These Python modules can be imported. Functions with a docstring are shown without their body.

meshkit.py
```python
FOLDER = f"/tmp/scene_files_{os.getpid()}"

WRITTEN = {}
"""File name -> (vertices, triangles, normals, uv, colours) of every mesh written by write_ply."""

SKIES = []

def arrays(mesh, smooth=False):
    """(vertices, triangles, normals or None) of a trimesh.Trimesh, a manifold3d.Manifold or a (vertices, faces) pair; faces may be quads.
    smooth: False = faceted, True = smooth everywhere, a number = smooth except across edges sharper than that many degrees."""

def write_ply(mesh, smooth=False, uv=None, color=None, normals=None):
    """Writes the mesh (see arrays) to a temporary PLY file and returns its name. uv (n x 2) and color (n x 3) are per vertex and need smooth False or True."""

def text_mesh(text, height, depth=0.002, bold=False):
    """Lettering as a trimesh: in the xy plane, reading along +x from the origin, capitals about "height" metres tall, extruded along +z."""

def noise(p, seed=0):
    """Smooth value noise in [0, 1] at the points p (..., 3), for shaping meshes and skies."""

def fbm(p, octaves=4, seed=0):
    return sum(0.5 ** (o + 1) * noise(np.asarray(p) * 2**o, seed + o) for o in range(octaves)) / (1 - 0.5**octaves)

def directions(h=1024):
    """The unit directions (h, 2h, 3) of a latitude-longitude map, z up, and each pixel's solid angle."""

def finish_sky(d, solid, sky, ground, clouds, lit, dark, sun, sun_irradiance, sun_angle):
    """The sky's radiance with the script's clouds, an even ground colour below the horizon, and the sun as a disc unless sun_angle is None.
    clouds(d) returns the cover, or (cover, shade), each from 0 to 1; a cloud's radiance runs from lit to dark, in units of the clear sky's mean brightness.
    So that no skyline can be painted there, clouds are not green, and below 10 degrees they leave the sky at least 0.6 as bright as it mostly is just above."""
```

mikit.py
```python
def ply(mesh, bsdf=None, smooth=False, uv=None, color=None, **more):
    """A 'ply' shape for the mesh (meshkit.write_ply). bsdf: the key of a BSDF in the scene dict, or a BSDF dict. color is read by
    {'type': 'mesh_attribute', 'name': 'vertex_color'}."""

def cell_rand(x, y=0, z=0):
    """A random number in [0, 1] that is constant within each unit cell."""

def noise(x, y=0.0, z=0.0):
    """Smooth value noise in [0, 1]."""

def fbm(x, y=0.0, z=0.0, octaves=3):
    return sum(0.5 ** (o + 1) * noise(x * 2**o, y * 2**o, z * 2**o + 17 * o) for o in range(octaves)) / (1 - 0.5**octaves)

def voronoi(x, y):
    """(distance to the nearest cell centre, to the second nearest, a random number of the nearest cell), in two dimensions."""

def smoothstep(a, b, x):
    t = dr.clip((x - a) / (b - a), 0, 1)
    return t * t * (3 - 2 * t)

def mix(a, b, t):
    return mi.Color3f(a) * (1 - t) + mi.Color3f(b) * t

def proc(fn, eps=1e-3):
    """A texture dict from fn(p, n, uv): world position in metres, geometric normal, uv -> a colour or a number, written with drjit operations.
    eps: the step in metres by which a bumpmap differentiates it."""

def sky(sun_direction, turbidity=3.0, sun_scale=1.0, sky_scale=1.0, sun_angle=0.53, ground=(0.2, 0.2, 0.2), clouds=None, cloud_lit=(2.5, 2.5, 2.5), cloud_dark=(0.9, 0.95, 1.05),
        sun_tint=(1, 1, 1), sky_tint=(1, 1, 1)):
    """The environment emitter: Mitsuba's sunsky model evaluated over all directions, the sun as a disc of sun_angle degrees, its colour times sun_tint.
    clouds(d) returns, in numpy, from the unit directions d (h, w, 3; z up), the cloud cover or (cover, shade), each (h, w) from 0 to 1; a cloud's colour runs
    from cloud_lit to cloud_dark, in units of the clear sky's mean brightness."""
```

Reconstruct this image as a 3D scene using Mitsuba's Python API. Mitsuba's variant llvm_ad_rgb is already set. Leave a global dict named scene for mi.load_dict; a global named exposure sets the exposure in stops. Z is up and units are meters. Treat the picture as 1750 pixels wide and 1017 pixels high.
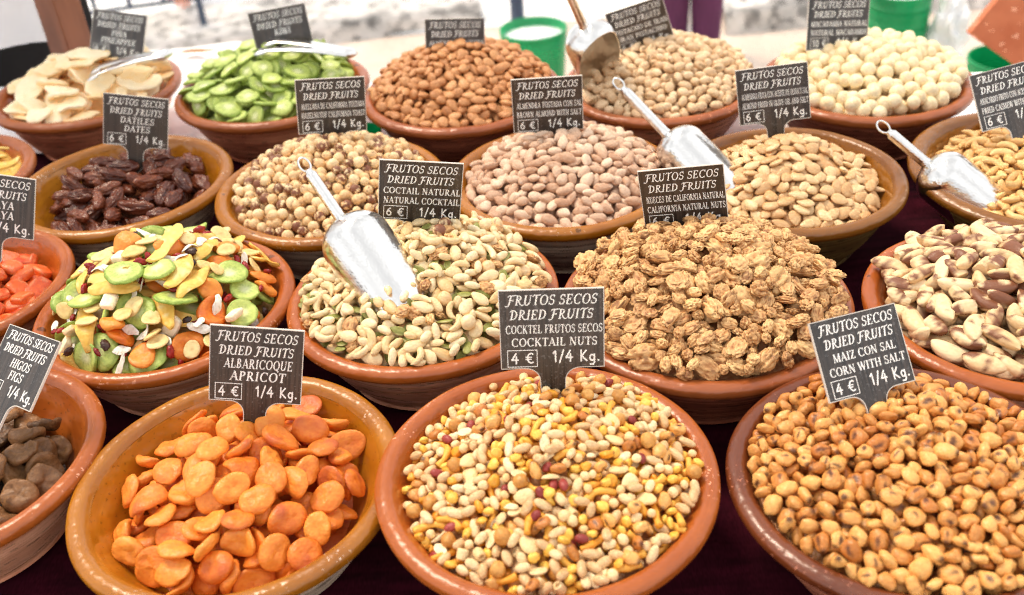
import math
import numpy as np, trimesh, manifold3d, shapely, drjit as dr
import mitsuba as mi, mikit, meshkit
from shapely import affinity
from shapely.geometry import LineString, Polygon, Point, box as sbox
from shapely.ops import unary_union
from mikit import noise, fbm, smoothstep, mix, proc

T = mi.ScalarTransform4f
S = 0.67                       # metres per measured unit (one bowl is 0.28 m across)
EYE = np.array([0.0, 0.0, 1.42])
PITCH, ROLL, FOCAL = math.radians(34.268), math.radians(-4.7016), 1755.8   # focal length in photograph pixels (1750 wide)
_cr, _sr = math.cos(ROLL), math.sin(ROLL)
FWD = np.array([0, math.cos(PITCH), -math.sin(PITCH)])
_ex, _ey = np.array([1.0, 0, 0]), np.array([0, -math.sin(PITCH), -math.cos(PITCH)])
DOWN = _sr * _ex + _cr * _ey
scene, labels = {}, {}
scene['camera'] = {'type': 'thinlens', 'fov': math.degrees(2 * math.atan(875 / FOCAL)), 'fov_axis': 'x', 'aperture_radius': 0.0036,
                   'focus_distance': 0.97, 'near_clip': 0.02, 'far_clip': 200.0,
                   'to_world': T().look_at(origin=EYE.tolist(), target=(EYE + FWD).tolist(), up=(-DOWN).tolist())}
scene['sky'] = mikit.sky([-0.38, 0.42, 0.95], turbidity=3, sun_scale=0.3, sky_scale=1.0, sun_angle=20, clouds=lambda d: (np.ones(d.shape[:2]), meshkit.fbm(d * [2.2, 2.2, 3.4] + 7, 4)),
                         cloud_lit=(3.0, 3.0, 3.0), cloud_dark=(.8, .82, .86), ground=(0.22, 0.2, 0.18))
exposure = 2.78


# ------------------------------------------------------------------ measuring
def W(x, y, z):
    """measured units, relative to the camera -> metres"""
    return np.array([x * S, y * S, z * S + EYE[2]])


def project(P):
    P = np.atleast_2d(P) - EYE
    zc = P @ FWD
    x, y = FOCAL * (P @ _ex) / zc, FOCAL * (P @ _ey) / zc
    return np.stack([875 + _cr * x - _sr * y, 508 + _sr * x + _cr * y], 1)


def ray(px, py):
    a, b = px - 875, py - 508
    x, y = (_cr * a + _sr * b) / FOCAL, (-_sr * a + _cr * b) / FOCAL
    return FWD + x * _ex + y * _ey


def at_z(px, py, z):
    r = ray(px, py)
    return EYE + r * (z - EYE[2]) / r[2]


def at_y(px, py, y):
    r = ray(px, py)
    return EYE + r * y / r[1]


def lin(r, g, b, k=1.0):
    c = np.array([r, g, b]) / 255.0
    return tuple(float(v) for v in k * np.where(c < 0.04045, c / 12.92, ((c + 0.055) / 1.055) ** 2.4))


RIM = -0.869 * S + EYE[2]          # height of the bowls' rims
TABLE = RIM - 0.131 * S
used = {}


def key_for(name):
    n = used.get(name, 0)
    used[name] = n + 1
    return name if n == 0 else f'{name}_{n:03d}'


def part_key(parent, name):
    return parent + '__' + key_for(parent + '__' + name)[len(parent) + 2:]


def put(key, mesh, bsdf, smooth=False, **more):
    scene[key] = mikit.ply(mesh, 'mat_' + bsdf if 'mat_' + bsdf in scene else bsdf, smooth=smooth, **more)


def tag(key, label, category=None, group=None, kind=None):
    labels[key] = {k: v for k, v in dict(label=label, category=category, group=group, kind=kind).items() if v}


# ------------------------------------------------------------------ materials
PAL = []                            # every kind of nut or fruit: three colours and a roughness
PIDX = {}


def pal(name, dark, pale, feat, rough=0.5, k=0.88):
    PIDX[name] = len(PAL)
    PAL.append((lin(*dark, k), lin(*pale, k), lin(*feat, k), rough))


pal('roasted almond', (174, 108, 58), (224, 164, 108), (116, 60, 34), .5)
pal('salted almond', (192, 146, 114), (238, 208, 180), (232, 216, 204), .65)
pal('fried almond', (206, 152, 96), (240, 212, 162), (176, 104, 54), .4)
pal('hazelnut', (230, 184, 126), (252, 226, 178), (124, 66, 42), .45)
pal('pistachio', (206, 164, 118), (242, 214, 174), (150, 112, 58), .5)
pal('macadamia nut', (232, 204, 150), (250, 234, 196), (214, 170, 110), .4)
pal('cashew nut', (206, 150, 82), (240, 202, 136), (176, 112, 56), .42)
pal('peeled nut', (224, 186, 126), (250, 230, 186), (206, 160, 104), .42)
pal('walnut', (172, 104, 52), (250, 206, 142), (126, 70, 34), .5)
pal('brazil nut', (224, 182, 126), (248, 222, 178), (124, 72, 46), .42)
pal('toasted corn kernel', (194, 118, 50), (240, 180, 102), (84, 42, 26), .36)
pal('pumpkin seed', (112, 112, 44), (158, 160, 84), (200, 190, 130), .5)
pal('date', (74, 32, 22), (140, 74, 46), (170, 106, 70), .24)
pal('fig', (60, 38, 22), (150, 104, 62), (30, 20, 14), .5)
pal('apricot', (224, 108, 24), (250, 164, 66), (192, 88, 48), .42)
pal('kiwi slice', (128, 156, 52), (208, 222, 122), (236, 238, 190), .4)
pal('pineapple slice', (250, 212, 146), (255, 244, 214), (250, 210, 136), .4, .97)
pal('mango strip', (234, 176, 62), (250, 218, 124), (252, 232, 170), .45)
pal('papaya chunk', (206, 66, 24), (240, 112, 46), (244, 190, 130), .3)
pal('banana chip', (224, 184, 104), (246, 222, 160), (196, 148, 84), .5)
pal('dried cranberry', (104, 18, 22), (180, 44, 38), (66, 14, 18), .3)
pal('coconut flake', (238, 230, 210), (252, 248, 238), (206, 180, 140), .55)
pal('corn stick', (236, 156, 44), (250, 192, 84), (210, 120, 40), .5)
pal('small corn kernel', (232, 156, 40), (250, 204, 92), (170, 100, 40), .38)
pal('red peanut', (124, 36, 34), (162, 62, 52), (210, 160, 120), .45)
pal('chickpea', (236, 192, 128), (250, 224, 172), (200, 150, 100), .5)
pal('rice cracker', (198, 130, 56), (236, 180, 100), (150, 84, 40), .4)
pal('raisin', (40, 24, 20), (74, 44, 32), (110, 80, 60), .35)
pal('white seed', (236, 226, 206), (250, 246, 236), (206, 180, 140), .5)
_A, _B, _C = (np.array([p[i] for p in PAL]).ravel() for i in range(3))
_Rf = np.array([p[3] for p in PAL])


def _kind(uv):
    return mi.UInt32(dr.clip(dr.floor(uv.y * 0.5 + 1e-4), 0, len(PAL) - 1))


def nut_color(p, n, uv):
    k = _kind(uv)
    a, b, c = (dr.gather(mi.Color3f, mi.Float(t), k) for t in (_A, _B, _C))
    v = dr.clip(uv.y - 2 * mi.Float(k), 0, 1)
    g = fbm(p.x * 420, p.y * 420, p.z * 420, 3)
    u = dr.clip(uv.x + (g - .5) * 0.7, 0, 1)
    return (a * (1 - u) + b * u) * (1 - v) + c * v


def nut_rough(p, n, uv):
    return dr.gather(mi.Float, mi.Float(_Rf), _kind(uv)) + 0.12 * (noise(p.x * 300, p.y * 300, p.z * 300) - .5)


def nut_bump(p, n, uv):
    return fbm(p.x * 700, p.y * 700, p.z * 700, 2)


scene['nut_skin'] = {'type': 'bumpmap', 'arbitrary': {**proc(nut_bump, 3e-4)}, 'scale': 0.0006,
                     'bsdf': {'type': 'twosided', 'b': {'type': 'principled', 'base_color': proc(nut_color), 'roughness': proc(nut_rough), 'specular': 0.45}}}

GLAZE = [  # inner dark, inner light, outer, outer stripe
    (lin(178, 100, 14, .66), lin(214, 138, 34, .66), lin(214, 196, 172, .95), lin(160, 142, 122, .95)),     # 0 ochre glaze, grey outside
    (lin(182, 92, 42, .66), lin(210, 120, 64, .66), lin(226, 148, 110, 1), lin(176, 100, 72, 1)),     # 1 terracotta
    (lin(188, 88, 26, .66), lin(216, 120, 48, .66), lin(236, 180, 146, 1), lin(190, 122, 88, 1)),     # 2 bright orange glaze, creamy stripes
    (lin(112, 50, 22, .66), lin(150, 78, 38, .66), lin(196, 126, 96, .8), lin(146, 84, 62, .8)),          # 3 brown glaze
    (lin(146, 84, 20, .63), lin(178, 116, 40, .63), lin(150, 122, 66, .7), lin(112, 86, 46, .7)),       # 4 olive amber glaze
    (lin(176, 88, 40, .66), lin(206, 118, 62, .66), lin(196, 116, 84, .75), lin(140, 74, 52, .75)),     # 5 terracotta with red brown outside
]
_G = [np.array([g[i] for g in GLAZE]).ravel() for i in range(4)]


def _gl(i, uv):
    return dr.gather(mi.Color3f, mi.Float(_G[i]), mi.UInt32(dr.clip(dr.floor(uv.y * .5 + 1e-4), 0, len(GLAZE) - 1)))


def inner_color(p, n, uv):
    g = fbm(p.x * 26, p.y * 26, p.z * 60, 4)
    rings = noise(uv.x * 60, p.x * 5, p.y * 5)
    c = _gl(0, uv) + (_gl(1, uv) - _gl(0, uv)) * dr.clip(.55 + (g - .5) * 1.1 + (rings - .5) * .3, 0, 1)
    speck = smoothstep(.80, .86, noise(p.x * 330, p.y * 330, p.z * 330))
    return c * (1 - .3 * speck)


def rim_color(p, n, uv):
    g = fbm(p.x * 24, p.y * 24, p.z * 24, 4)
    c = _gl(0, uv) * (.75 - .55 * g) + _gl(1, uv) * (.05 + .75 * g)
    wear = smoothstep(.66, .72, fbm(p.x * 420, p.y * 420, p.z * 200, 3)) * smoothstep(.52, .68, fbm(p.x * 26, p.y * 26, p.z * 26, 3))
    stain = smoothstep(.80, .82, fbm(p.x * 38 + 9, p.y * 38, p.z * 38, 2))
    c = c * (1 - wear * .55) + _gl(2, uv) * (wear * .7)
    return c * (1 - stain * .6)


def outer_color(p, n, uv):
    lines = fbm(p.z * 420, p.x * 6, p.y * 6, 3)
    patch = fbm(p.x * 22, p.y * 22, p.z * 40, 3)
    t = dr.clip(.5 + (lines - .5) * 2.2 + (patch - .5) * 1.2, 0, 1)
    c = _gl(2, uv) * t + _gl(3, uv) * (1 - t)
    scratch = smoothstep(.66, .7, fbm(p.x * 60, p.y * 60, p.z * 240, 2))
    return c * (1 - .4 * scratch)


def clay_bump(p, n, uv):
    return noise(p.z * 330, p.x * 3, p.y * 3) * .6 + fbm(p.x * 120, p.y * 120, p.z * 120, 2) * .4


def glaze_bump(p, n, uv):
    return fbm(p.x * 45, p.y * 45, p.z * 45, 3)


scene['glaze_inner'] = {'type': 'bumpmap', 'arbitrary': proc(glaze_bump, 1e-3), 'scale': .0025, 'bsdf': {'type': 'twosided', 'b': {
    'type': 'principled', 'base_color': proc(inner_color), 'roughness': .16, 'specular': .5, 'clearcoat': .6, 'clearcoat_gloss': .95}}}
scene['glaze_rim'] = {'type': 'bumpmap', 'arbitrary': proc(lambda p, n, uv: fbm(p.x * 110, p.y * 110, p.z * 110, 3), 6e-4), 'scale': .0012, 'bsdf': {'type': 'twosided', 'b': {
    'type': 'principled', 'base_color': proc(rim_color), 'roughness': .28, 'specular': .45, 'clearcoat': .4, 'clearcoat_gloss': .9}}}
scene['clay_outer'] = {'type': 'bumpmap', 'arbitrary': proc(clay_bump, 8e-4), 'scale': .002, 'bsdf': {'type': 'twosided', 'b': {
    'type': 'principled', 'base_color': proc(outer_color), 'roughness': .5, 'specular': .4}}}


def P(name, color, rough=.5, **k):
    if callable(color):
        color = proc(color)
    else:
        color = {'type': 'rgb', 'value': list(color)}
    scene['mat_' + name] = {'type': 'twosided', 'b': {'type': 'principled', 'base_color': color, 'roughness': rough, **k}}


def board_color(p, n, uv):
    g = fbm(uv.x * 900, uv.y * 14, 3, 3)
    h = fbm(uv.x * 260, uv.y * 6, 8, 2)
    dust = smoothstep(.73, .80, noise(uv.x * 700, uv.y * 700, p.x * 3))
    return mix(lin(27, 22, 19), lin(66, 54, 46), dr.clip(.4 + (g - .5) * 1.6 + (h - .5) * .9, 0, 1)) * (1 - dust * .25) + mi.Color3f(.05) * dust


P('board', board_color, .38, specular=.75)
P('white_engraving', (.83, .81, .77), .6)
P('pale_edge', (.62, .57, .5), .55)
P('dark_ink', (.02, .02, .02), .5)
scene['steel'] = {'type': 'bumpmap', 'arbitrary': proc(lambda p, n, uv: fbm(p.x * 60, p.y * 60, p.z * 60, 3) + .3 * noise(p.x * 900, p.y * 900, p.z * 900), 1e-3), 'scale': .0009,
                  'bsdf': {'type': 'twosided', 'b': {'type': 'principled', 'base_color': {'type': 'rgb', 'value': [.78, .77, .75]}, 'metallic': 1.0, 'roughness': .15}}}
P('velvet', lambda p, n, uv: mix(lin(26, 3, 10), lin(70, 12, 30), fbm(p.x * 30, p.y * 120, p.z * 20, 3)) * (.75 + .5 * noise(p.x * 1400, p.y * 300, 1)), .9, specular=.1)
P('white_cloth', lambda p, n, uv: mix((.78, .78, .79), (.88, .87, .85), fbm(p.x * 12, p.y * 12, p.z * 12, 3)), .85)
P('white_paint', (.82, .83, .84), .6)
P('white_plastic', (.84, .86, .88), .35)


def wood_color(p, n, uv):
    g = fbm(p.x * 60, p.y * 60, p.z * 7, 4)
    return mix(lin(92, 50, 30), lin(150, 92, 62), g)


P('stained_wood', wood_color, .5)
P('orange_board', lambda p, n, uv: mix(lin(186, 96, 58), lin(218, 132, 92), fbm(p.x * 24, p.y * 24, p.z * 24, 4)) + mi.Color3f(.3, .26, .2) * smoothstep(.66, .72, fbm(p.x * 70, p.y * 70, p.z * 70, 3)), .6)
P('green_plastic', lambda p, n, uv: mix(lin(0, 128, 72), lin(10, 168, 100), fbm(p.x * 14, p.y * 14, p.z * 14, 2)), .35)
P('blue_steel', (.035, .06, .11), .4)
P('black_cloth', (.012, .012, .014), .8)
P('purple_cotton', lambda p, n, uv: mix(lin(72, 30, 62), lin(104, 50, 90), fbm(p.x * 20, p.y * 20, p.z * 8, 3)), .8)
P('skin', lambda p, n, uv: mix(lin(196, 128, 104), lin(226, 166, 142), fbm(p.x * 60, p.y * 60, p.z * 60, 3)), .5)
P('blue_cotton', (.12, .16, .3), .8)
P('hair', (.05, .03, .02), .5)
P('shoe_leather', (.03, .025, .025), .45)
P('cardboard', lambda p, n, uv: mix(lin(150, 104, 66), lin(196, 150, 104), fbm(p.x * 40, p.y * 40, p.z * 40, 3)), .8)
P('pavement', lambda p, n, uv: mix(lin(196, 178, 164), lin(222, 208, 196), fbm(p.x * 5, p.y * 5, 2, 4)) * (.86 + .2 * noise(p.x * 90, p.y * 90, 4)), .85)
P('pale_paving', lambda p, n, uv: mix((.74, .74, .74), (.86, .86, .86), fbm(p.x * 4, p.y * 4, 2, 4)), .85)


def stone_color(p, n, uv):
    g = fbm(p.x * 9, p.y * 9, p.z * 9, 4)
    b = smoothstep(.42, .72, fbm(p.x * 30 + 5, p.y * 30, p.z * 30, 4))
    return mix(lin(146, 144, 142), lin(206, 202, 198), dr.clip(.5 + (g - .5) * 2.4, 0, 1)) * (1 - .45 * b) + mi.Color3f(.62, .6, .57) * (.3 * (1 - b))


P('rough_stone', stone_color, .85)

# ------------------------------------------------------------------ mesh helpers
_ICO = {}


def ico(sub):
    if sub not in _ICO:
        m = trimesh.creation.icosphere(subdivisions=sub)
        _ICO[sub] = (np.array(m.vertices), np.array(m.faces))
    return _ICO[sub]


def tube(c, r, nt=10, flat=1.0, section=None):
    """closed tube along the polyline c with radii r (both ends closed)"""
    c = np.asarray(c, float)
    n = len(c)
    r = np.broadcast_to(r, (n,))
    t = np.gradient(c, axis=0)
    t /= np.linalg.norm(t, axis=1, keepdims=True) + 1e-12
    ref = np.array([0, 0, 1.0]) if abs(t[:, 2]).mean() < .8 else np.array([0, 1.0, 0])
    a = np.cross(t, ref)
    a /= np.linalg.norm(a, axis=1, keepdims=True) + 1e-12
    b = np.cross(a, t)
    th = np.arange(nt) * 2 * np.pi / nt
    sec = np.ones(nt) if section is None else section(th)
    v = c[:, None] + r[:, None, None] * sec[None, :, None] * (np.cos(th)[None, :, None] * a[:, None] + flat * np.sin(th)[None, :, None] * b[:, None])
    v = np.vstack([v.reshape(-1, 3), c[:1], c[-1:]])
    f = []
    i, j = np.meshgrid(np.arange(n - 1), np.arange(nt), indexing='ij')
    q = np.stack([i * nt + j, i * nt + (j + 1) % nt, (i + 1) * nt + (j + 1) % nt, (i + 1) * nt + j], -1).reshape(-1, 4)
    f = np.vstack([q[:, [0, 1, 2]], q[:, [0, 2, 3]]])
    j = np.arange(nt)
    f = np.vstack([f, np.stack([(j + 1) % nt, j, 0 * j + n * nt], 1), np.stack([(n - 1) * nt + j, (n - 1) * nt + (j + 1) % nt, 0 * j + n * nt + 1], 1)])
    return v, f[:, ::-1]


def lathe(prof, nt=96, wob=None):
    """open surface of revolution about z; prof (n,2) of radius, height"""
    prof = np.asarray(prof, float)
    n = len(prof)
    th = np.arange(nt) * 2 * np.pi / nt
    k = np.ones(nt) if wob is None else wob(th)
    v = np.stack([prof[:, 0, None] * np.cos(th) * k, prof[:, 0, None] * np.sin(th) * k, np.broadcast_to(prof[:, 1, None], (n, nt))], -1).reshape(-1, 3)
    i, j = np.meshgrid(np.arange(n - 1), np.arange(nt), indexing='ij')
    q = np.stack([i * nt + j, i * nt + (j + 1) % nt, (i + 1) * nt + (j + 1) % nt, (i + 1) * nt + j], -1).reshape(-1, 4)
    return v, np.vstack([q[:, [0, 1, 2]], q[:, [0, 2, 3]]])


def smooth_profile(pts, n):
    """Catmull-Rom through pts"""
    pts = np.asarray(pts, float)
    p = np.vstack([2 * pts[0] - pts[1], pts, 2 * pts[-1] - pts[-2]])
    out = []
    for i in range(1, len(p) - 2):
        t = np.linspace(0, 1, n, endpoint=False)[:, None]
        out.append(.5 * (2 * p[i] + (p[i + 1] - p[i - 1]) * t + (2 * p[i - 1] - 5 * p[i] + 4 * p[i + 1] - p[i + 2]) * t ** 2 + (3 * p[i] - p[i - 1] - 3 * p[i + 1] + p[i + 2]) * t ** 3))
    return np.vstack(out + [pts[-1:]])


def rbox(sx, sy, sz, r=.004):
    """rounded box centred on the origin"""
    pts = [manifold3d.Manifold.sphere(r, 12).translate([a * (sx / 2 - r), b * (sy / 2 - r), c * (sz / 2 - r)]) for a in (-1, 1) for b in (-1, 1) for c in (-1, 1)]
    m = manifold3d.Manifold.batch_hull(pts).to_mesh()
    return trimesh.Trimesh(m.vert_properties[:, :3], m.tri_verts, process=False)


def tm(vf):
    return vf if isinstance(vf, trimesh.Trimesh) else trimesh.Trimesh(vf[0], vf[1], process=False)


def cat(*ms):
    return trimesh.util.concatenate([tm(m) for m in ms])


def frame(x, z):
    """rotation matrix with columns x', y', z' (x' along x, z' near z)"""
    x = np.asarray(x, float) / np.linalg.norm(x)
    y = np.cross(z, x)
    y /= np.linalg.norm(y)
    return np.stack([x, y, np.cross(x, y)], 1)


def hom(R, t):
    m = np.eye(4)
    m[:3, :3], m[:3, 3] = R, t
    return m


# ------------------------------------------------------------------ the setting
GR = 60.0


def strip(xs, ys, z):
    v = np.array([[xs[0], ys[0], z], [xs[1], ys[0], z], [xs[1], ys[1], z], [xs[0], ys[1], z]])
    return v, np.array([[0, 1, 2], [0, 2, 3]])


put('ground', strip((-GR, GR), (-GR, GR), 0.0), 'pavement')
tag('ground', 'pinkish beige pavement behind the stall', kind='structure')
put('pale_pavement', strip((-GR, GR), (4.0, GR), 0.004), 'pale_paving')
tag('pale_pavement', 'bright white sunlit paving beyond the kerb', kind='structure')


def stone_strip(p0, p1, w, h, seed, nx=90, ny=12):
    """a rough stone kerb, its near edge from p0 to p1 on the ground"""
    p0, p1 = np.array(p0[:2]), np.array(p1[:2])
    d = (p1 - p0) / np.linalg.norm(p1 - p0)
    nrm = np.array([-d[1], d[0]])
    L = np.linalg.norm(p1 - p0)
    s = np.linspace(0, L, nx)
    prof = [(-.02, 0), (-.012, h * .55), (0, h * .9), (.02, h)] + [(.02 + (w - .02) * k / ny, h) for k in range(1, ny + 1)] + [(w, 0)]
    v = []
    for a, z in prof:
        q = p0 + np.outer(s, d) + a * nrm
        v.append(np.column_stack([q, np.full(nx, z)]))
    v = np.array(v)
    nz = meshkit.fbm(v * [9, 9, 9] + seed, 3) - .5
    v[..., 2] += nz * .05 * (v[..., 2] > h * .3)
    v[:, :, :2] += (nz * .05)[..., None] * nrm
    m, k = v.shape[:2]
    i, j = np.meshgrid(np.arange(m - 1), np.arange(k - 1), indexing='ij')
    q = np.stack([i * k + j, i * k + j + 1, (i + 1) * k + j + 1, (i + 1) * k + j], -1).reshape(-1, 4)
    return v.reshape(-1, 3), q


a, b = at_z(215, 96, .05), at_z(822, 17, .05)
put('stone_kerb', stone_strip(a + (a - b) * .3, b, .42, .09, 3), 'rough_stone', smooth=40)
tag('stone_kerb', 'rough grey stone kerb with whitish edge behind the kiwi and almond bowls', kind='structure')
a, b = at_z(1238, 36, .05), at_z(1440, 14, .05)
put('stone_kerb_001', stone_strip(a, b + (b - a) * 2.2, .45, .1, 8), 'rough_stone', smooth=40)
tag('stone_kerb_001', 'grey stone kerb beside the sign for macadamia nuts', kind='structure')


def sheet(nx, ny, fn):
    """grid surface from fn(u, v) -> (n, 3)"""
    u, v = np.meshgrid(np.linspace(0, 1, nx), np.linspace(0, 1, ny), indexing='ij')
    p = fn(u.ravel(), v.ravel())
    i, j = np.meshgrid(np.arange(nx - 1), np.arange(ny - 1), indexing='ij')
    q = np.stack([i * ny + j, (i + 1) * ny + j, (i + 1) * ny + j + 1, i * ny + j + 1], -1).reshape(-1, 4)
    return p, np.vstack([q[:, [0, 1, 2]], q[:, [0, 2, 3]]])


# the stall table: its rows of bowls run from left-back to right-front
DX = np.array([.985, -.17, 0])
DY = np.array([.17, .985, 0])
ORI = np.array([0, 1.42, 0])          # just behind the middle of the last row but one


def table_pt(a, b, z):
    return ORI + np.multiply.outer(a, DX) + np.multiply.outer(b, DY) + np.multiply.outer(z, np.array([0, 0, 1.0]))


tb = rbox(3.3, 1.62, .03, .004)
R4 = hom(np.column_stack([DX, DY, [0, 0, 1]]), ORI + DY * (-.60) + [0, 0, TABLE - .034])
tb.apply_transform(R4)
put('stall_table__top', tb, 'stained_wood', smooth=30)
for sx in (-1.55, 1.55):
    for sy in (-1.33, .1):
        leg = rbox(.06, .06, TABLE - .04, .004)
        leg.apply_transform(hom(np.column_stack([DX, DY, [0, 0, 1]]), table_pt(sx, sy, 0) + [0, 0, (TABLE - .04) / 2]))
        put(part_key('stall_table', 'leg'), leg, 'stained_wood', smooth=30)
tag('stall_table', 'long market stall table under the dark red and white cloths', 'table')


def velvet(u, v):
    a, b = -1.68 + 3.36 * u, -1.43 + 1.42 * v
    p = table_pt(a, b, 0 * a)
    w = meshkit.fbm(np.column_stack([a * 5, b * 22, 0 * a]), 3, 2) - .5
    w2 = meshkit.fbm(np.column_stack([a * 14, b * 9, 0 * a + 3]), 3, 5) - .5
    p[:, 2] = TABLE - .006 + np.clip(w * .018 + w2 * .01, -.005, .007)
    front = np.clip((.03 - v) / .03, 0, 1)
    p[:, 2] -= front * .5
    return p


put('dark_red_cloth', sheet(260, 160, velvet), 'velvet', smooth=True)
tag('dark_red_cloth', 'dark burgundy velvet cloth spread under the front three rows of bowls', 'tablecloth')


def white_cover(u, v):
    a, b = -1.66 + 3.32 * u, -.06 + .27 * v
    p = table_pt(a, b, 0 * a)
    w = meshkit.fbm(np.column_stack([a * 7, b * 12, 0 * a]), 3, 12) - .5
    p[:, 2] = TABLE + .003 + np.clip(w * .02, -.002, .008)
    return p


put('white_cloth_cover', sheet(200, 40, white_cover), 'white_cloth', smooth=True)
tag('white_cloth_cover', 'creased white cloth laid under the last row of bowls', 'tablecloth')

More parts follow.
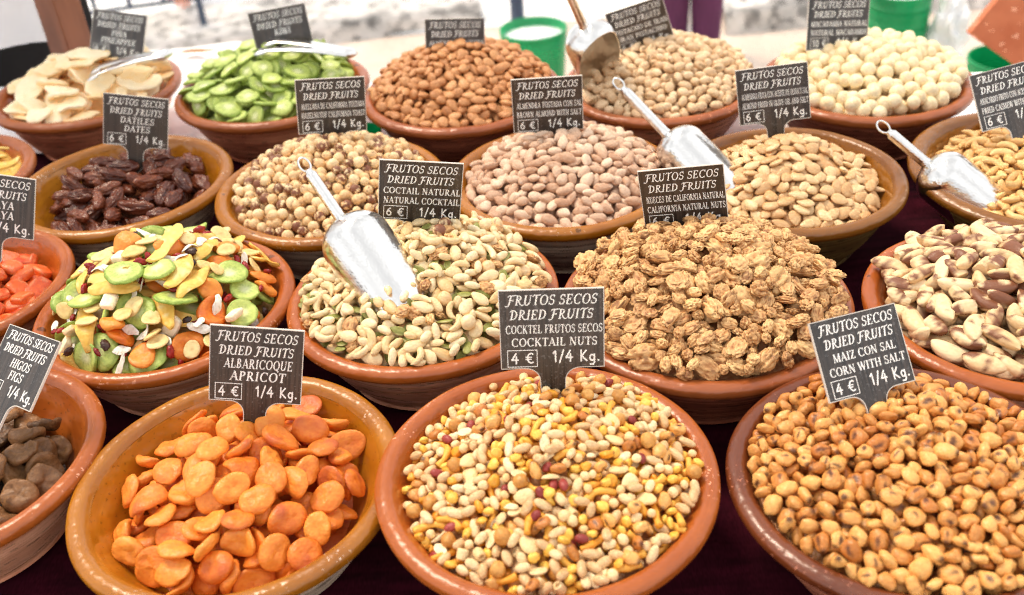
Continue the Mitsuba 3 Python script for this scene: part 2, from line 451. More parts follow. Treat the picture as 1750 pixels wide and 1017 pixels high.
# ------------------------------------------------------------------ bowls
BOWLS = {  # x, y, outer radius (measured units), height offset of rim, glaze, name, label
    'pine': (-.941, 2.283, .216, 0, 1, 'terracotta_bowl', 'terracotta bowl of pale dried pineapple at the back beside the wooden post'),
    'kiwi': (-.497, 2.197, .216, 0, 1, 'terracotta_bowl', 'terracotta bowl holding green dried kiwi slices'),
    'almond': (-.072, 2.093, .216, 0, 5, 'terracotta_bowl', 'terracotta bowl heaped with roasted brown almonds'),
    'pist': (.352, 2.048, .209, 0, 1, 'terracotta_bowl', 'terracotta bowl of pistachios with a scoop stuck upright in it'),
    'maca': (.768, 1.976, .212, 0, 5, 'terracotta_bowl', 'terracotta bowl heaped with round cream macadamia nuts'),
    'mango': (-1.135, 1.87, .203, 0, 1, 'terracotta_bowl', 'terracotta bowl with yellow fruit cut off by the left edge'),
    'dates': (-.723, 1.78, .206, 0, 0, 'ochre_bowl', 'ochre glazed bowl with grey outside holding dark brown dates'),
    'hazel': (-.317, 1.697, .211, 0, 0, 'ochre_bowl', 'ochre glazed bowl of pale round hazelnuts'),
    'salted': (.109, 1.659, .208, 0, 0, 'ochre_bowl', 'ochre glazed bowl of dusty pink salted almonds'),
    'fried': (.503, 1.586, .199, 0, 4, 'amber_bowl', 'amber glazed bowl of golden fried almonds'),
    'cashew': (.942, 1.547, .233, 0, 4, 'amber_bowl', 'brown amber bowl of cashews with a steel scoop lying inside'),
    'papaya': (-.915, 1.45, .19, 0, 2, 'terracotta_bowl', 'orange terracotta bowl of red dried papaya at the left edge'),
    'mixed': (-.54, 1.347, .2, 0, 2, 'terracotta_bowl', 'orange terracotta bowl of mixed dried fruit'),
    'natural': (-.136, 1.315, .208, 0, 2, 'terracotta_bowl', 'terracotta bowl with striped outside holding pale mixed nuts and scoop'),
    'walnut': (.283, 1.236, .213, 0, 5, 'terracotta_bowl', 'terracotta bowl under a tall heap of shelled walnuts'),
    'brazil': (.707, 1.165, .206, 0, 2, 'terracotta_bowl', 'terracotta bowl of long cream and brown brazil nuts'),
    'figs': (-.75, 1.017, .198, 0, 2, 'terracotta_bowl', 'worn terracotta bowl of dark dried figs in the lower left corner'),
    'apricot': (-.36, .945, .206, -.008, 0, 'ochre_bowl', 'ochre glazed bowl of bright orange dried apricots'),
    'cocktail': (.0228, .895, .206, .008, 2, 'terracotta_bowl', 'orange glazed bowl of mixed cocktail nuts at the front centre'),
    'corn': (.441, .852, .205, 0, 3, 'brown_bowl', 'brown glazed bowl full of golden toasted corn'),
}
# profile at R = 0.21 measured units, heights from the rim
IN = smooth_profile([(.0005, -.113), (.06, -.1125), (.10, -.106), (.13, -.087), (.155, -.056), (.172, -.028), (.182, -.010)], 6)
RM = smooth_profile([(.182, -.010), (.188, -.0028), (.195, -.0002), (.2025, -.001), (.2085, -.005), (.21, -.0105), (.2085, -.017), (.203, -.022), (.196, -.0235)], 5)
OUT = smooth_profile([(.196, -.0235), (.189, -.027), (.182, -.043), (.169, -.070), (.150, -.1), (.133, -.120), (.127, -.129), (.121, -.131), (.0005, -.1305)], 6)
zb_r = np.concatenate([IN[:, 0], RM[:, 0][1:12], [.3]])
zb_z = np.concatenate([IN[:, 1], RM[:, 1][1:12], [0]])


def bowl_floor(r, R):
    return np.interp(r / (R * S) * .21, zb_r, zb_z) * S


for k, (bx, by, R, dz, gl, name, lab) in BOWLS.items():
    rng = np.random.default_rng(abs(hash(k)) % 1000 if False else sum(map(ord, k)))
    root = key_for(name)
    c = W(bx, by, -.869 + dz)
    s = R / .21 * S
    ph = rng.uniform(0, 6.28, 4)
    wob = lambda th: 1 + .006 * np.sin(2 * th + ph[0]) + .003 * np.sin(3 * th + ph[1]) + .0015 * np.sin(7 * th + ph[2])  # noqa: E731
    for part, prof, mat in (('inner_glaze', IN, 'glaze_inner'), ('rim', RM, 'glaze_rim'), ('outer_wall', OUT, 'clay_outer')):
        v, f = lathe(prof * [s, S], 120, wob)
        n = len(v) // 120
        if part != 'inner_glaze':
            v[:, 2] += (meshkit.fbm(v * 30 + ph[3] * 10, 2) - .5) * .0016
            v[:, :2] *= 1 + ((meshkit.fbm(v * [18, 18, 60] + ph[2] * 10, 2) - .5) * .012)[:, None] * (part == 'outer_wall')
        uv = np.column_stack([np.repeat(np.linspace(0, 1, n), 120), np.full(len(v), 2.0 * gl + .5)])
        if part == 'outer_wall':   # the foot stands on the cloth
            v[:, 2] = np.maximum(v[:, 2], -.131 * S - dz * S)
        put(f'{root}__{part}', trimesh.Trimesh(v + c, f, process=False), mat, smooth=True, uv=uv)
    tag(root, lab, 'bowl', 'glazed clay bowls on the stall')

# ------------------------------------------------------------------ nuts and fruit: one builder per kind, giving (vertices, faces, u, v)
FB = meshkit.fbm
NZ = meshkit.noise


def _n(d, fr, sd, o=2):
    return FB(d * fr + sd * 7.3 + 50, o) - .5


def g_almond(r, hi, L, Wd, Th, ridge=.5, crumple=.0):
    d, f = ico(2 if hi else 1)
    x, y, z = d.T
    tap = 1 - .26 * x - .12 * x * x
    v = np.stack([x * L / 2, y * Wd / 2 * tap * 1.08, z * Th / 2 * (1 - .15 * x)], 1)
    sd = r.uniform(0, 99)
    v *= (1 + (.10 + crumple) * _n(d, 1.6, sd))[:, None]
    u = r.uniform(.1, .9) + ridge * (NZ(np.column_stack([x * 1.4, np.arctan2(z, y) * 2.6, 0 * x + sd])) - .5) + .1 * z
    return v, f, u, np.clip((x - .86) * 4, 0, .6)


def g_round(r, hi, D, asym=.08, point=.1, skin=0.0, spot=0.0):
    d, f = ico(2 if hi else 1)
    sd = r.uniform(0, 99)
    v = d * D / 2 * (1 + asym * 2 * _n(d, 1.2, sd) + point * np.clip(d[:, :1] - .7, 0, 1)[:, 0] * 1.5)[:, None] * [1.04, 1, .96]
    u = r.uniform(.15, .9) + .3 * _n(d, 2, sd + 3)
    vv = np.zeros(len(d))
    if skin:
        amt = r.choice([0, 0, 0, 0, 0, 0, 0, 0, .3, 1.2]) * skin
        if amt:
            vv = np.clip((FB(d * 2.2 + sd, 2) - (.78 - .34 * amt)) * 14, 0, .95)
    if spot:
        vv = np.maximum(vv, np.clip((d[:, 0] - .86) * 6, 0, spot))
    return v, f, u, vv


def g_pistachio(r, hi, L):
    d, f = ico(2 if hi else 1)
    x, y, z = d.T
    sd = r.uniform(0, 99)
    v = np.stack([x * L / 2, y * L * .31 * (1 - .12 * x), z * L * .35 * (1 - .1 * x)], 1)
    gap = np.clip(1 - np.abs(y) / (.10 + .16 * np.clip(x + .5, 0, 2)), 0, 1) * (z > .15) * (x > -.45)
    v *= (1 - .22 * gap + .05 * _n(d, 2, sd))[:, None]
    v[:, 1] += np.sign(y) * .06 * L * np.clip(z, 0, 1) * np.clip(x + .5, 0, 1)
    return v, f, r.uniform(.2, .95) + .3 * _n(d, 3, sd), np.clip(gap * 1.6 - .2, 0, .9)


def g_cashew(r, hi, L, fat=.27):
    n, nt = (11, 10) if hi else (6, 6)
    s = np.linspace(-1, 1, n)
    bend = r.uniform(.9, 1.25)
    ra = L / (2 * np.sin(bend))
    c = np.stack([ra * np.sin(s * bend), ra * np.cos(s * bend) - ra * .8, .04 * L * s * r.uniform(-1, 1)], 1)
    rad = L * fat * .72 * np.clip(1 - np.abs(s) ** 2.6, .02, 1) ** .5 * (1 + .22 * s)
    v, f = tube(c, rad, nt, r.uniform(.8, .95))
    sd = r.uniform(0, 99)
    v *= (1 + .05 * _n(v / L * 2, 2, sd))[:, None]
    u = r.uniform(.2, .9) + .4 * _n(v / L, 3, sd)
    return v - v.mean(0), f, u, np.clip((FB(v / L * 4 + sd, 2) - .66) * 6, 0, .4)


def g_peanut(r, hi, L, Wd, lobes=.0, spot=0.0):
    d, f = ico(2 if hi else 1)
    x, y, z = d.T
    sd = r.uniform(0, 99)
    k = 1 - lobes * np.exp(-(x / .35) ** 2)
    v = np.stack([x * L / 2, y * Wd / 2 * k, z * Wd / 2 * k * r.uniform(.75, .95)], 1) * (1 + .1 * _n(d, 1.7, sd))[:, None]
    return v, f, r.uniform(.15, .95) + .3 * _n(d, 2.5, sd), np.clip((x - .8) * 5, 0, 1) * spot


def g_half_peanut(r, hi, L, Wd):
    v, f, u, vv = g_peanut(r, hi, L, Wd)
    v[:, 2] = np.where(v[:, 2] < 0, v[:, 2] * .15, v[:, 2])
    return v, f, u, vv


def g_walnut(r, hi, L, frac=True):
    d, f = ico(3 if hi else 1)
    sd = r.uniform(0, 99)
    n1 = NZ(d * [1.7, 3.8, 3.4] + sd)
    n2 = NZ(d * [3.0, 5.6, 5.4] + sd + 30)
    ridge = (1 - np.abs(2 * n1 - 1)) * .8 + (1 - np.abs(2 * n2 - 1)) * .45
    x, y, z = d.T
    r1, r2 = 1 - np.abs(2 * n1 - 1), 1 - np.abs(2 * n2 - 1)
    ridge = r1 ** 1.3 * .92 + r2 * .28
    rr = .58 + .50 * ridge - .30 * np.exp(-(y / .13) ** 2) * (z > -.2)
    sc = np.array([1, r.uniform(.62, .86), r.uniform(.42, .58)])
    if frac and r.uniform() < .55:            # a broken piece
        sc *= [r.uniform(.5, .8), r.uniform(.5, .95), r.uniform(.8, 1.1)]
    v = d * rr[:, None] * sc * L / 2
    lo = z < 0
    v[lo, 2] *= r.uniform(.35, .8)
    k = r.normal(size=3)
    k /= np.linalg.norm(k)
    if frac and r.uniform() < .5:             # a broken face
        h = v @ k
        v -= np.outer(np.clip(h - L * .16, 0, None) * .8, k)
    u = r.uniform(.0, .5) + .75 * (ridge - .35)
    return v - v.mean(0), f, u, np.clip(np.maximum((FB(d * 1.8 + sd + 9, 2) - r.uniform(.52, .75)) * 6, (.42 - ridge) * 1.8), 0, .75)


def g_brazil(r, hi, L):
    n, nt = (14, 12) if hi else (7, 6)
    s = np.linspace(-1, 1, n)
    bend = r.uniform(.25, .6)
    ra = L / (2 * np.sin(bend))
    c = np.stack([ra * np.sin(s * bend), ra * np.cos(s * bend) - ra * np.cos(bend * .6), 0 * s], 1)
    rad = L * r.uniform(.19, .23) * np.clip(1 - np.abs(s) ** 2.2, .02, 1) ** .55
    v, f = tube(c, rad, nt, .85, section=lambda th: 1 + .16 * np.cos(3 * th))
    sd = r.uniform(0, 99)
    if r.uniform() < .25:                      # broken across
        cut = r.uniform(.05, .3) * L
        v[:, 0] = np.minimum(v[:, 0], cut + .03 * L * NZ(v * 300 + sd))
    v *= (1 + .07 * _n(v / L, 3, sd))[:, None]
    amt = r.choice([.2, .4, .6, .75, .95])
    return v - v.mean(0), f, r.uniform(.2, .9) + .3 * _n(v / L, 3, sd), np.clip((FB(v / L * 3.2 + sd, 3) - (.68 - .3 * amt)) * 16, 0, 1)


def g_corn(r, hi, L, groove=True):
    d, f = ico(2 if hi else 1)
    x, y, z = d.T
    sd = r.uniform(0, 99)
    v = np.stack([x * L * .52, y * L * .42 * (1 + .25 * x), z * L * .31 * (1 + .12 * x)], 1)
    v *= (1 + .42 * _n(d, 1.5, sd) + .14 * _n(d, 3.4, sd + 2))[:, None] * [1, r.uniform(.9, 1.1), r.uniform(.8, 1.1)]
    sx, sy, sa = r.uniform(-.45, .3), r.uniform(-.2, .2), r.uniform(-.7, .7)
    zz = np.abs(z) if r.uniform() < .6 else z
    gx, gy = (x - sx) * np.cos(sa) + (y - sy) * np.sin(sa), (y - sy) * np.cos(sa) - (x - sx) * np.sin(sa)
    gr = np.clip(1.2 - (gx / r.uniform(.4, .8)) ** 2 - (gy / r.uniform(.18, .36)) ** 2 + 1.6 * _n(d, 3, sd + 5), 0, 1) * (zz > 0) if groove and r.uniform() < .8 else 0 * x
    v *= (1 - .13 * gr)[:, None]
    tip = np.clip((-x - .74) * 5, 0, 1)
    return v, f, r.uniform(-.1, 1.05) + .5 * _n(d, 2, sd), np.clip(np.maximum(gr * (.5 + 1.4 * FB(d * 2.6 + sd, 2)), tip * .9), 0, .95)


def g_seed(r, hi, L):
    v, f, u, vv = g_almond(r, hi, L, L * .5, L * .17, .2)
    return v, f, u, np.clip((np.abs(v[:, 1]) / (L * .25) - .72) * 3, 0, .8)


def g_stick(r, hi, L, Dm):
    n, nt = (9, 8) if hi else (5, 5)
    s = np.linspace(-1, 1, n)
    b = r.uniform(-.25, .25)
    c = np.stack([s * L / 2, b * L * s * s, r.uniform(-.06, .06) * L * np.sin(s * 3)], 1)
    v, f = tube(c, Dm / 2 * (1 + .15 * np.sin(s * 5 + r.uniform(0, 6))), nt)
    return v - v.mean(0), f, r.uniform(.1, .9) + .3 * _n(v / L, 4, b * 9), np.zeros(len(v))


def g_ring(r, hi, Dm, H):
    nt = 14 if hi else 8
    pr = [(.42, -.5), (.9, -.5), (1, -.35), (1, .35), (.9, .5), (.42, .5), (.42, -.5)]
    v, f = lathe(np.array(pr) * [Dm / 2, H], nt)
    v *= (1 + .08 * _n(v / Dm, 2, r.uniform(0, 99)))[:, None]
    return v, f, np.full(len(v), r.uniform(.2, .9)), np.zeros(len(v))


def g_date(r, hi, L):
    d, f = ico(3 if hi else 1)
    x, y, z = d.T
    sd = r.uniform(0, 99)
    w = L * r.uniform(.19, .25)
    ang = np.arctan2(z, y)
    wr = NZ(np.column_stack([x * 1.6 + sd, np.cos(ang) * 3.2, np.sin(ang) * 3.2 + sd]))
    wr2 = NZ(np.column_stack([x * 3 + sd, np.cos(ang) * 6, np.sin(ang) * 6 + sd]))
    k = 1 + .5 * (np.abs(2 * wr - 1) - .4) + .3 * (np.abs(2 * wr2 - 1) - .4)
    v = np.stack([x * L / 2, y * w * k * 1.05, z * w * k * .9], 1)
    v[:, 2] += L * .06 * x * x
    return v, f, r.uniform(.05, .7) + .5 * (wr - .5), np.clip((np.abs(x) - .93) * 9, 0, .8) * (x > 0) + np.clip((FB(d * 2 + sd, 2) - .66) * 5, 0, .5)


def g_disc(r, hi, R, Th, edge=.5, dent=.3, bend=.25, wrinkle=.1, hole=False, ragged=.06, feat=None, oval=.85):
    """a rounded disc with sunken faces; the polar grid runs over the top, round the edge and under"""
    nt = 26 if hi else 10
    K = np.array([0, .2, .4, .55, .7, .82, .91, .97]) if hi else np.array([0, .5, .85])
    rho = np.concatenate([K, [1.0], K[::-1]])
    up_ = (1 - K ** (1.2 + 1.0 / edge)) ** .5
    hz = np.concatenate([up_ * (1 - dent * np.exp(-(K / .5) ** 2)), [0], -(up_ * (1 - dent * .6 * np.exp(-(K / .5) ** 2)))[::-1]])
    if hole:
        rho = .32 + .68 * rho
        rho, hz = np.concatenate([rho, rho[:1]]), np.concatenate([hz, hz[:1]])
    sd = r.uniform(0, 99)
    th = np.arange(nt) * 2 * np.pi / nt
    rad = R * (1 + ragged * 2 * (FB(np.column_stack([np.cos(th) * 1.3, np.sin(th) * 1.3, 0 * th + sd]), 3) - .5) * 2)
    n = len(rho)
    x, y = rho[:, None] * np.cos(th) * rad, rho[:, None] * np.sin(th) * rad * oval
    z = np.broadcast_to(hz[:, None] * Th / 2, (n, nt)).copy()
    q = np.stack([x.ravel(), y.ravel(), z.ravel()], 1)
    z = q[:, 2] + wrinkle * Th * 2.2 * (FB(q / R * [1.6, 1.6, .4] + sd, 3) - .5)
    a = r.uniform(0, 6.28)
    g = np.cos(a) * q[:, 0] + np.sin(a) * q[:, 1]
    z += bend * r.uniform(-.6, 1) * g * g / R
    v = np.column_stack([q[:, :2], z])
    i, j = np.meshgrid(np.arange(n - 1), np.arange(nt), indexing='ij')
    fq = np.stack([i * nt + j, i * nt + (j + 1) % nt, (i + 1) * nt + (j + 1) % nt, (i + 1) * nt + j], -1).reshape(-1, 4)
    f = np.vstack([fq[:, [0, 2, 1]], fq[:, [0, 3, 2]]])
    rr = np.repeat(rho, nt)
    u = r.uniform(.2, .85) + .4 * (FB(q / R * 2 + sd, 2) - .5)
    vv = np.zeros(len(v))
    if feat == 'kiwi':
        u = np.clip(r.uniform(.05, .55) + .5 * (rr < .86) - .4 * np.exp(-((rr - .42) / .12) ** 2) * (.1 + .9 * (np.tile(np.arange(nt), n) % 2)), 0, 1)
        vv = np.clip(1.25 - rr / .40, 0, 1) * .85
    elif feat == 'ring':
        vv = np.clip(1 - rr / .3, 0, .7) * .7
    elif feat == 'blush':
        vv = np.clip((FB(q / R * 1.1 + sd + 4, 2) - .52) * 3, 0, .8) * r.choice([.2, .5, 1])
    elif feat == 'rim':
        vv = np.clip((rr - .9) * 6, 0, .5)
    return v, f, u, vv


def g_strip(r, hi, L, Wd, Th, curl=.5):
    n, m = (14, 4) if hi else (7, 2)
    s = np.linspace(-1, 1, n)
    w = Wd / 2 * np.clip(1 - np.abs(s) ** 3 * r.uniform(.5, .95), .08, 1) * (1 + .2 * np.sin(s * 4 + r.uniform(0, 6)))
    b = r.uniform(-1, 1) * curl
    c = np.stack([s * L / 2, .12 * L * b * s * s, .35 * L * b * s * s + .05 * L * np.sin(3 * s + r.uniform(0, 6))], 1)
    rows = []
    for k in range(2 * m + 2):
        side, t = (1, k / m) if k <= m else (-1, (2 * m + 1 - k) / m)
        tt = 2 * t - 1
        rows.append(c + np.stack([0 * s, w * tt, side * Th / 2 * (1 - .7 * abs(tt) ** 3) + 0 * s + .25 * w * tt * tt * b], 1))
    v = np.array(rows).transpose(1, 0, 2).reshape(-1, 3)
    k = 2 * m + 2
    i, j = np.meshgrid(np.arange(n - 1), np.arange(k), indexing='ij')
    q = np.stack([i * k + j, i * k + (j + 1) % k, (i + 1) * k + (j + 1) % k, (i + 1) * k + j], -1).reshape(-1, 4)
    f = np.vstack([q[:, [0, 1, 2]], q[:, [0, 2, 3]]])
    ends = [[0, j + 1, j] for j in range(1, k - 1)] + [[(n - 1) * k, (n - 1) * k + j, (n - 1) * k + j + 1] for j in range(1, k - 1)]
    f = np.vstack([f, ends])[:, ::-1]
    sd = r.uniform(0, 99)
    return v - v.mean(0), f, r.uniform(.2, .9) + .4 * (FB(v / L * 5 + sd, 2) - .5), np.clip((FB(v / L * 14 + sd, 2) - .62) * 6, 0, .8)


def g_chunk(r, hi, L, sugar=.5, sq=.62):
    d, f = ico(2 if hi else 1)
    sd = r.uniform(0, 99)
    e = np.sign(d) * np.abs(d) ** sq
    v = e * L / 2 * [1, r.uniform(.5, .8), r.uniform(.3, .5)] * (1 + .25 * _n(d, 1.6, sd))[:, None]
    return v, f, r.uniform(.1, .9) + .5 * _n(d, 2, sd), np.clip((FB(d * 4 + sd, 2) - .6) * 8, 0, sugar)


def g_wrinkled(r, hi, L, w=.6):
    d, f = ico(2 if hi else 1)
    sd = r.uniform(0, 99)
    v = d * L / 2 * [1, w, w * .75] * (1 + .5 * (np.abs(2 * NZ(d * 2.6 + sd) - 1) - .4))[:, None]
    return v, f, r.uniform(.1, .9) + .4 * _n(d, 2, sd), np.zeros(len(d))


# kind: (object name, noun for the label, category, palette, builder, size for packing, tilt in degrees)
K = {
    'roasted_almond': ('roasted brown almond', 'almond', 'roasted almond', lambda r, h: g_almond(r, h, .0212 * r.uniform(.82, 1.12), .0134 * r.uniform(.88, 1.1), .0080 * r.uniform(.85, 1.2)), .009, 22),
    'salted_almond': ('salted almond', 'almond', 'salted almond', lambda r, h: g_almond(r, h, .0205 * r.uniform(.82, 1.12), .0122 * r.uniform(.88, 1.1), .0095 * r.uniform(.85, 1.15), .3, .05), .0095, 24),
    'fried_almond': ('peeled fried almond', 'almond', 'fried almond', lambda r, h: g_almond(r, h, .0220 * r.uniform(.82, 1.1), .0125 * r.uniform(.85, 1.12), .0060 * r.uniform(.8, 1.2), .25), .0066, 20),
    'hazelnut': ('toasted hazelnut', 'hazelnut', 'hazelnut', lambda r, h: g_round(r, h, .0138 * r.uniform(.85, 1.12), .1, .22, .9), .013, 90),
    'pistachio': ('open pistachio', 'pistachio', 'pistachio', lambda r, h: g_pistachio(r, h, .0185 * r.uniform(.88, 1.1)), .011, 50),
    'macadamia_nut': ('round macadamia nut', 'macadamia nut', 'macadamia nut', lambda r, h: g_round(r, h, .0208 * r.uniform(.8, 1.1), .07, .08, 0, .35), .019, 90),
    'cashew_nut': ('roasted cashew', 'cashew', 'cashew nut', lambda r, h: g_cashew(r, h, .025 * r.uniform(.85, 1.12)), .010, 25),
    'pale_cashew': ('pale cashew', 'cashew', 'peeled nut', lambda r, h: g_cashew(r, h, .0232 * r.uniform(.8, 1.1), .24), .0095, 25),
    'peeled_almond': ('peeled white almond', 'almond', 'peeled nut', lambda r, h: g_almond(r, h, .0220 * r.uniform(.85, 1.1), .0118 * r.uniform(.9, 1.1), .0076, .15), .0082, 25),
    'pale_peanut': ('pale peanut', 'peanut', 'peeled nut', lambda r, h: g_peanut(r, h, .0160 * r.uniform(.8, 1.15), .0090 * r.uniform(.9, 1.1), .06), .009, 40),
    'pumpkin_seed': ('green pumpkin seed', 'pumpkin seed', 'pumpkin seed', lambda r, h: g_seed(r, h, .0168 * r.uniform(.85, 1.1)), .003, 35),
    'skinned_hazelnut': ('patchy hazelnut', 'hazelnut', 'hazelnut', lambda r, h: g_round(r, h, .0145, .08, .15, 1.0), .014, 90),
    'walnut_half': ('shelled walnut', 'walnut', 'walnut', lambda r, h: g_walnut(r, h, .0285 * r.uniform(.8, 1.15)), .0112, 34),
    'walnut_piece': ('broken walnut', 'walnut', 'walnut', lambda r, h: g_walnut(r, h, .0205 * r.uniform(.7, 1.15)), .0088, 42),
    'brazil_nut': ('brazil nut', 'brazil nut', 'brazil nut', lambda r, h: g_brazil(r, h, .0395 * r.uniform(.82, 1.1)), .016, 18),
    'toasted_corn_kernel': ('toasted corn kernel', 'corn kernel', 'toasted corn kernel', lambda r, h: g_corn(r, h, .0152 * r.uniform(.8, 1.18)), .0108, 70),
    'medjool_date': ('wrinkled date', 'date', 'date', lambda r, h: g_date(r, h, .047 * r.uniform(.82, 1.08)), .017, 15),
    'dried_fig': ('dried fig', 'fig', 'fig', lambda r, h: g_disc(r, h, .0165 * r.uniform(.85, 1.12), .0125 * r.uniform(.8, 1.3), .7, .6, .2, .5, ragged=.1, oval=.92), .014, 35),
    'dried_apricot': ('dried apricot', 'apricot', 'apricot', lambda r, h: g_disc(r, h, .0170 * r.uniform(.82, 1.12), .0094 * r.uniform(.8, 1.25), .75, .38, .55, .3, ragged=.045, feat='blush', oval=r.uniform(.7, .95)), .0115, 38),
    'kiwi_slice': ('green kiwi slice', 'kiwi slice', 'kiwi slice', lambda r, h: g_disc(r, h, .0205 * r.uniform(.82, 1.1), .0056, .3, .35, .4, .5, ragged=.05, feat='kiwi', oval=r.uniform(.8, .95)), .0085, 48),
    'pineapple_slice': ('dried pineapple slice', 'pineapple slice', 'pineapple slice', lambda r, h: g_disc(r, h, .033 * r.uniform(.8, 1.1), .0082, .3, .15, .45, .7, hole=r.uniform() < .35, ragged=.12, oval=r.uniform(.6, .95)), .0095, 30),
    'mango_strip': ('yellow mango strip', 'mango strip', 'mango strip', lambda r, h: g_strip(r, h, .062 * r.uniform(.75, 1.15), .0185, .004), .007, 28),
    'papaya_chunk': ('red papaya chunk', 'papaya chunk', 'papaya chunk', lambda r, h: g_chunk(r, h, .030 * r.uniform(.8, 1.25), .35), .014, 30),
    'banana_chip': ('cream banana chip', 'banana chip', 'banana chip', lambda r, h: g_disc(r, h, .0118 * r.uniform(.8, 1.2), .0036, .3, .2, .3, .2, ragged=.05, feat='ring', oval=.82), .005, 38),
    'dried_cranberry': ('dark red cranberry', 'cranberry', 'dried cranberry', lambda r, h: g_wrinkled(r, h, .0125 * r.uniform(.8, 1.2)), .008, 60),
    'raisin': ('dark raisin', 'raisin', 'raisin', lambda r, h: g_wrinkled(r, h, .0125 * r.uniform(.8, 1.2), .65), .008, 60),
    'coconut_flake': ('white coconut flake', 'coconut flake', 'coconut flake', lambda r, h: g_strip(r, h, .021 * r.uniform(.6, 1.2), .009, .0016, .5), .004, 40),
    'pineapple_cube': ('pale pineapple cube', 'pineapple cube', 'pineapple slice', lambda r, h: g_chunk(r, h, .021 * r.uniform(.8, 1.2), .3, .5), .012, 40),
    'corn_stick': ('yellow corn stick', 'corn stick', 'corn stick', lambda r, h: g_stick(r, h, .0255 * r.uniform(.7, 1.2), .0056), .0056, 16),
    'roasted_peanut': ('roasted peanut', 'peanut', 'fried almond', lambda r, h: g_peanut(r, h, .0132 * r.uniform(.85, 1.2), .0078, .05, .3), .008, 40),
    'split_peanut': ('split peanut', 'peanut', 'peeled nut', lambda r, h: g_half_peanut(r, h, .0138 * r.uniform(.85, 1.1), .0080), .005, 30),
    'yellow_corn_kernel': ('small yellow corn kernel', 'corn kernel', 'small corn kernel', lambda r, h: g_corn(r, h, .0100 * r.uniform(.85, 1.15), False), .007, 70),
    'brown_corn_kernel': ('brown toasted corn kernel', 'corn kernel', 'toasted corn kernel', lambda r, h: g_corn(r, h, .0138 * r.uniform(.85, 1.1)), .0098, 70),
    'red_peanut': ('red skinned peanut', 'peanut', 'red peanut', lambda r, h: g_peanut(r, h, .0110 * r.uniform(.8, 1.1), .0072), .007, 40),
    'roasted_chickpea': ('pale round chickpea', 'chickpea', 'chickpea', lambda r, h: g_round(r, h, .0076 * r.uniform(.85, 1.15), .1, .2), .0072, 90),
    'corn_ring': ('hollow corn ring', 'corn snack', 'chickpea', lambda r, h: g_ring(r, h, .0085 * r.uniform(.9, 1.1), .008), .0075, 60),
    'rice_cracker': ('round brown rice cracker', 'rice cracker', 'rice cracker', lambda r, h: g_round(r, h, .0125 * r.uniform(.8, 1.15), .22, 0), .011, 90),
    'fried_broad_bean': ('flat fried bean', 'bean', 'chickpea', lambda r, h: g_almond(r, h, .0185 * r.uniform(.85, 1.1), .0125, .006, .2), .0062, 28),
}
NVAR = {'hazelnut': 22, 'toasted_corn_kernel': 26, 'walnut_half': 22, 'walnut_piece': 16, 'medjool_date': 14, 'dried_apricot': 24, 'pineapple_slice': 16}
VARS = {}


def variants(kind):
    """the variants of a kind: ply dict, coarse mesh, points for packing, tone"""
    if kind in VARS:
        return VARS[kind]
    noun, cat_, pname, fn, th, tilt = K[kind]
    out = []
    for q in range(NVAR.get(kind, 14)):
        seed = sum(map(ord, kind)) * 100 + q
        v, f, u, vv = fn(np.random.default_rng(seed), True)
        code = lambda u, vv: np.column_stack([np.clip(u, 0, 1), 2.0 * PIDX[pname] + np.clip(vv, 0, .98)])  # noqa: E731
        lv, lf, lu, lvv = fn(np.random.default_rng(seed), False)
        shape = mikit.ply((v, f), 'nut_skin', smooth=True, uv=code(u, vv))
        m = trimesh.Trimesh(v, f, process=False)
        pts = trimesh.sample.sample_surface(m, 900, seed=seed)[0]
        out.append((shape, (lv, lf, code(lu, lvv)), np.vstack([pts, v]), float(np.clip(u, 0, 1).mean()), float(np.clip(vv, 0, 1).mean())))
    VARS[kind] = out
    return out


GRID = .0012


def rot_to(n):
    n = n / np.linalg.norm(n)
    ax = np.array([-n[1], n[0], 0])
    s, c = np.linalg.norm(ax), n[2]
    if s < 1e-6:
        return np.eye(3)
    ax /= s
    Kx = np.array([[0, -ax[2], ax[1]], [ax[2], 0, -ax[0]], [-ax[1], ax[0], 0]])
    return np.eye(3) + s * Kx + (1 - c) * Kx @ Kx


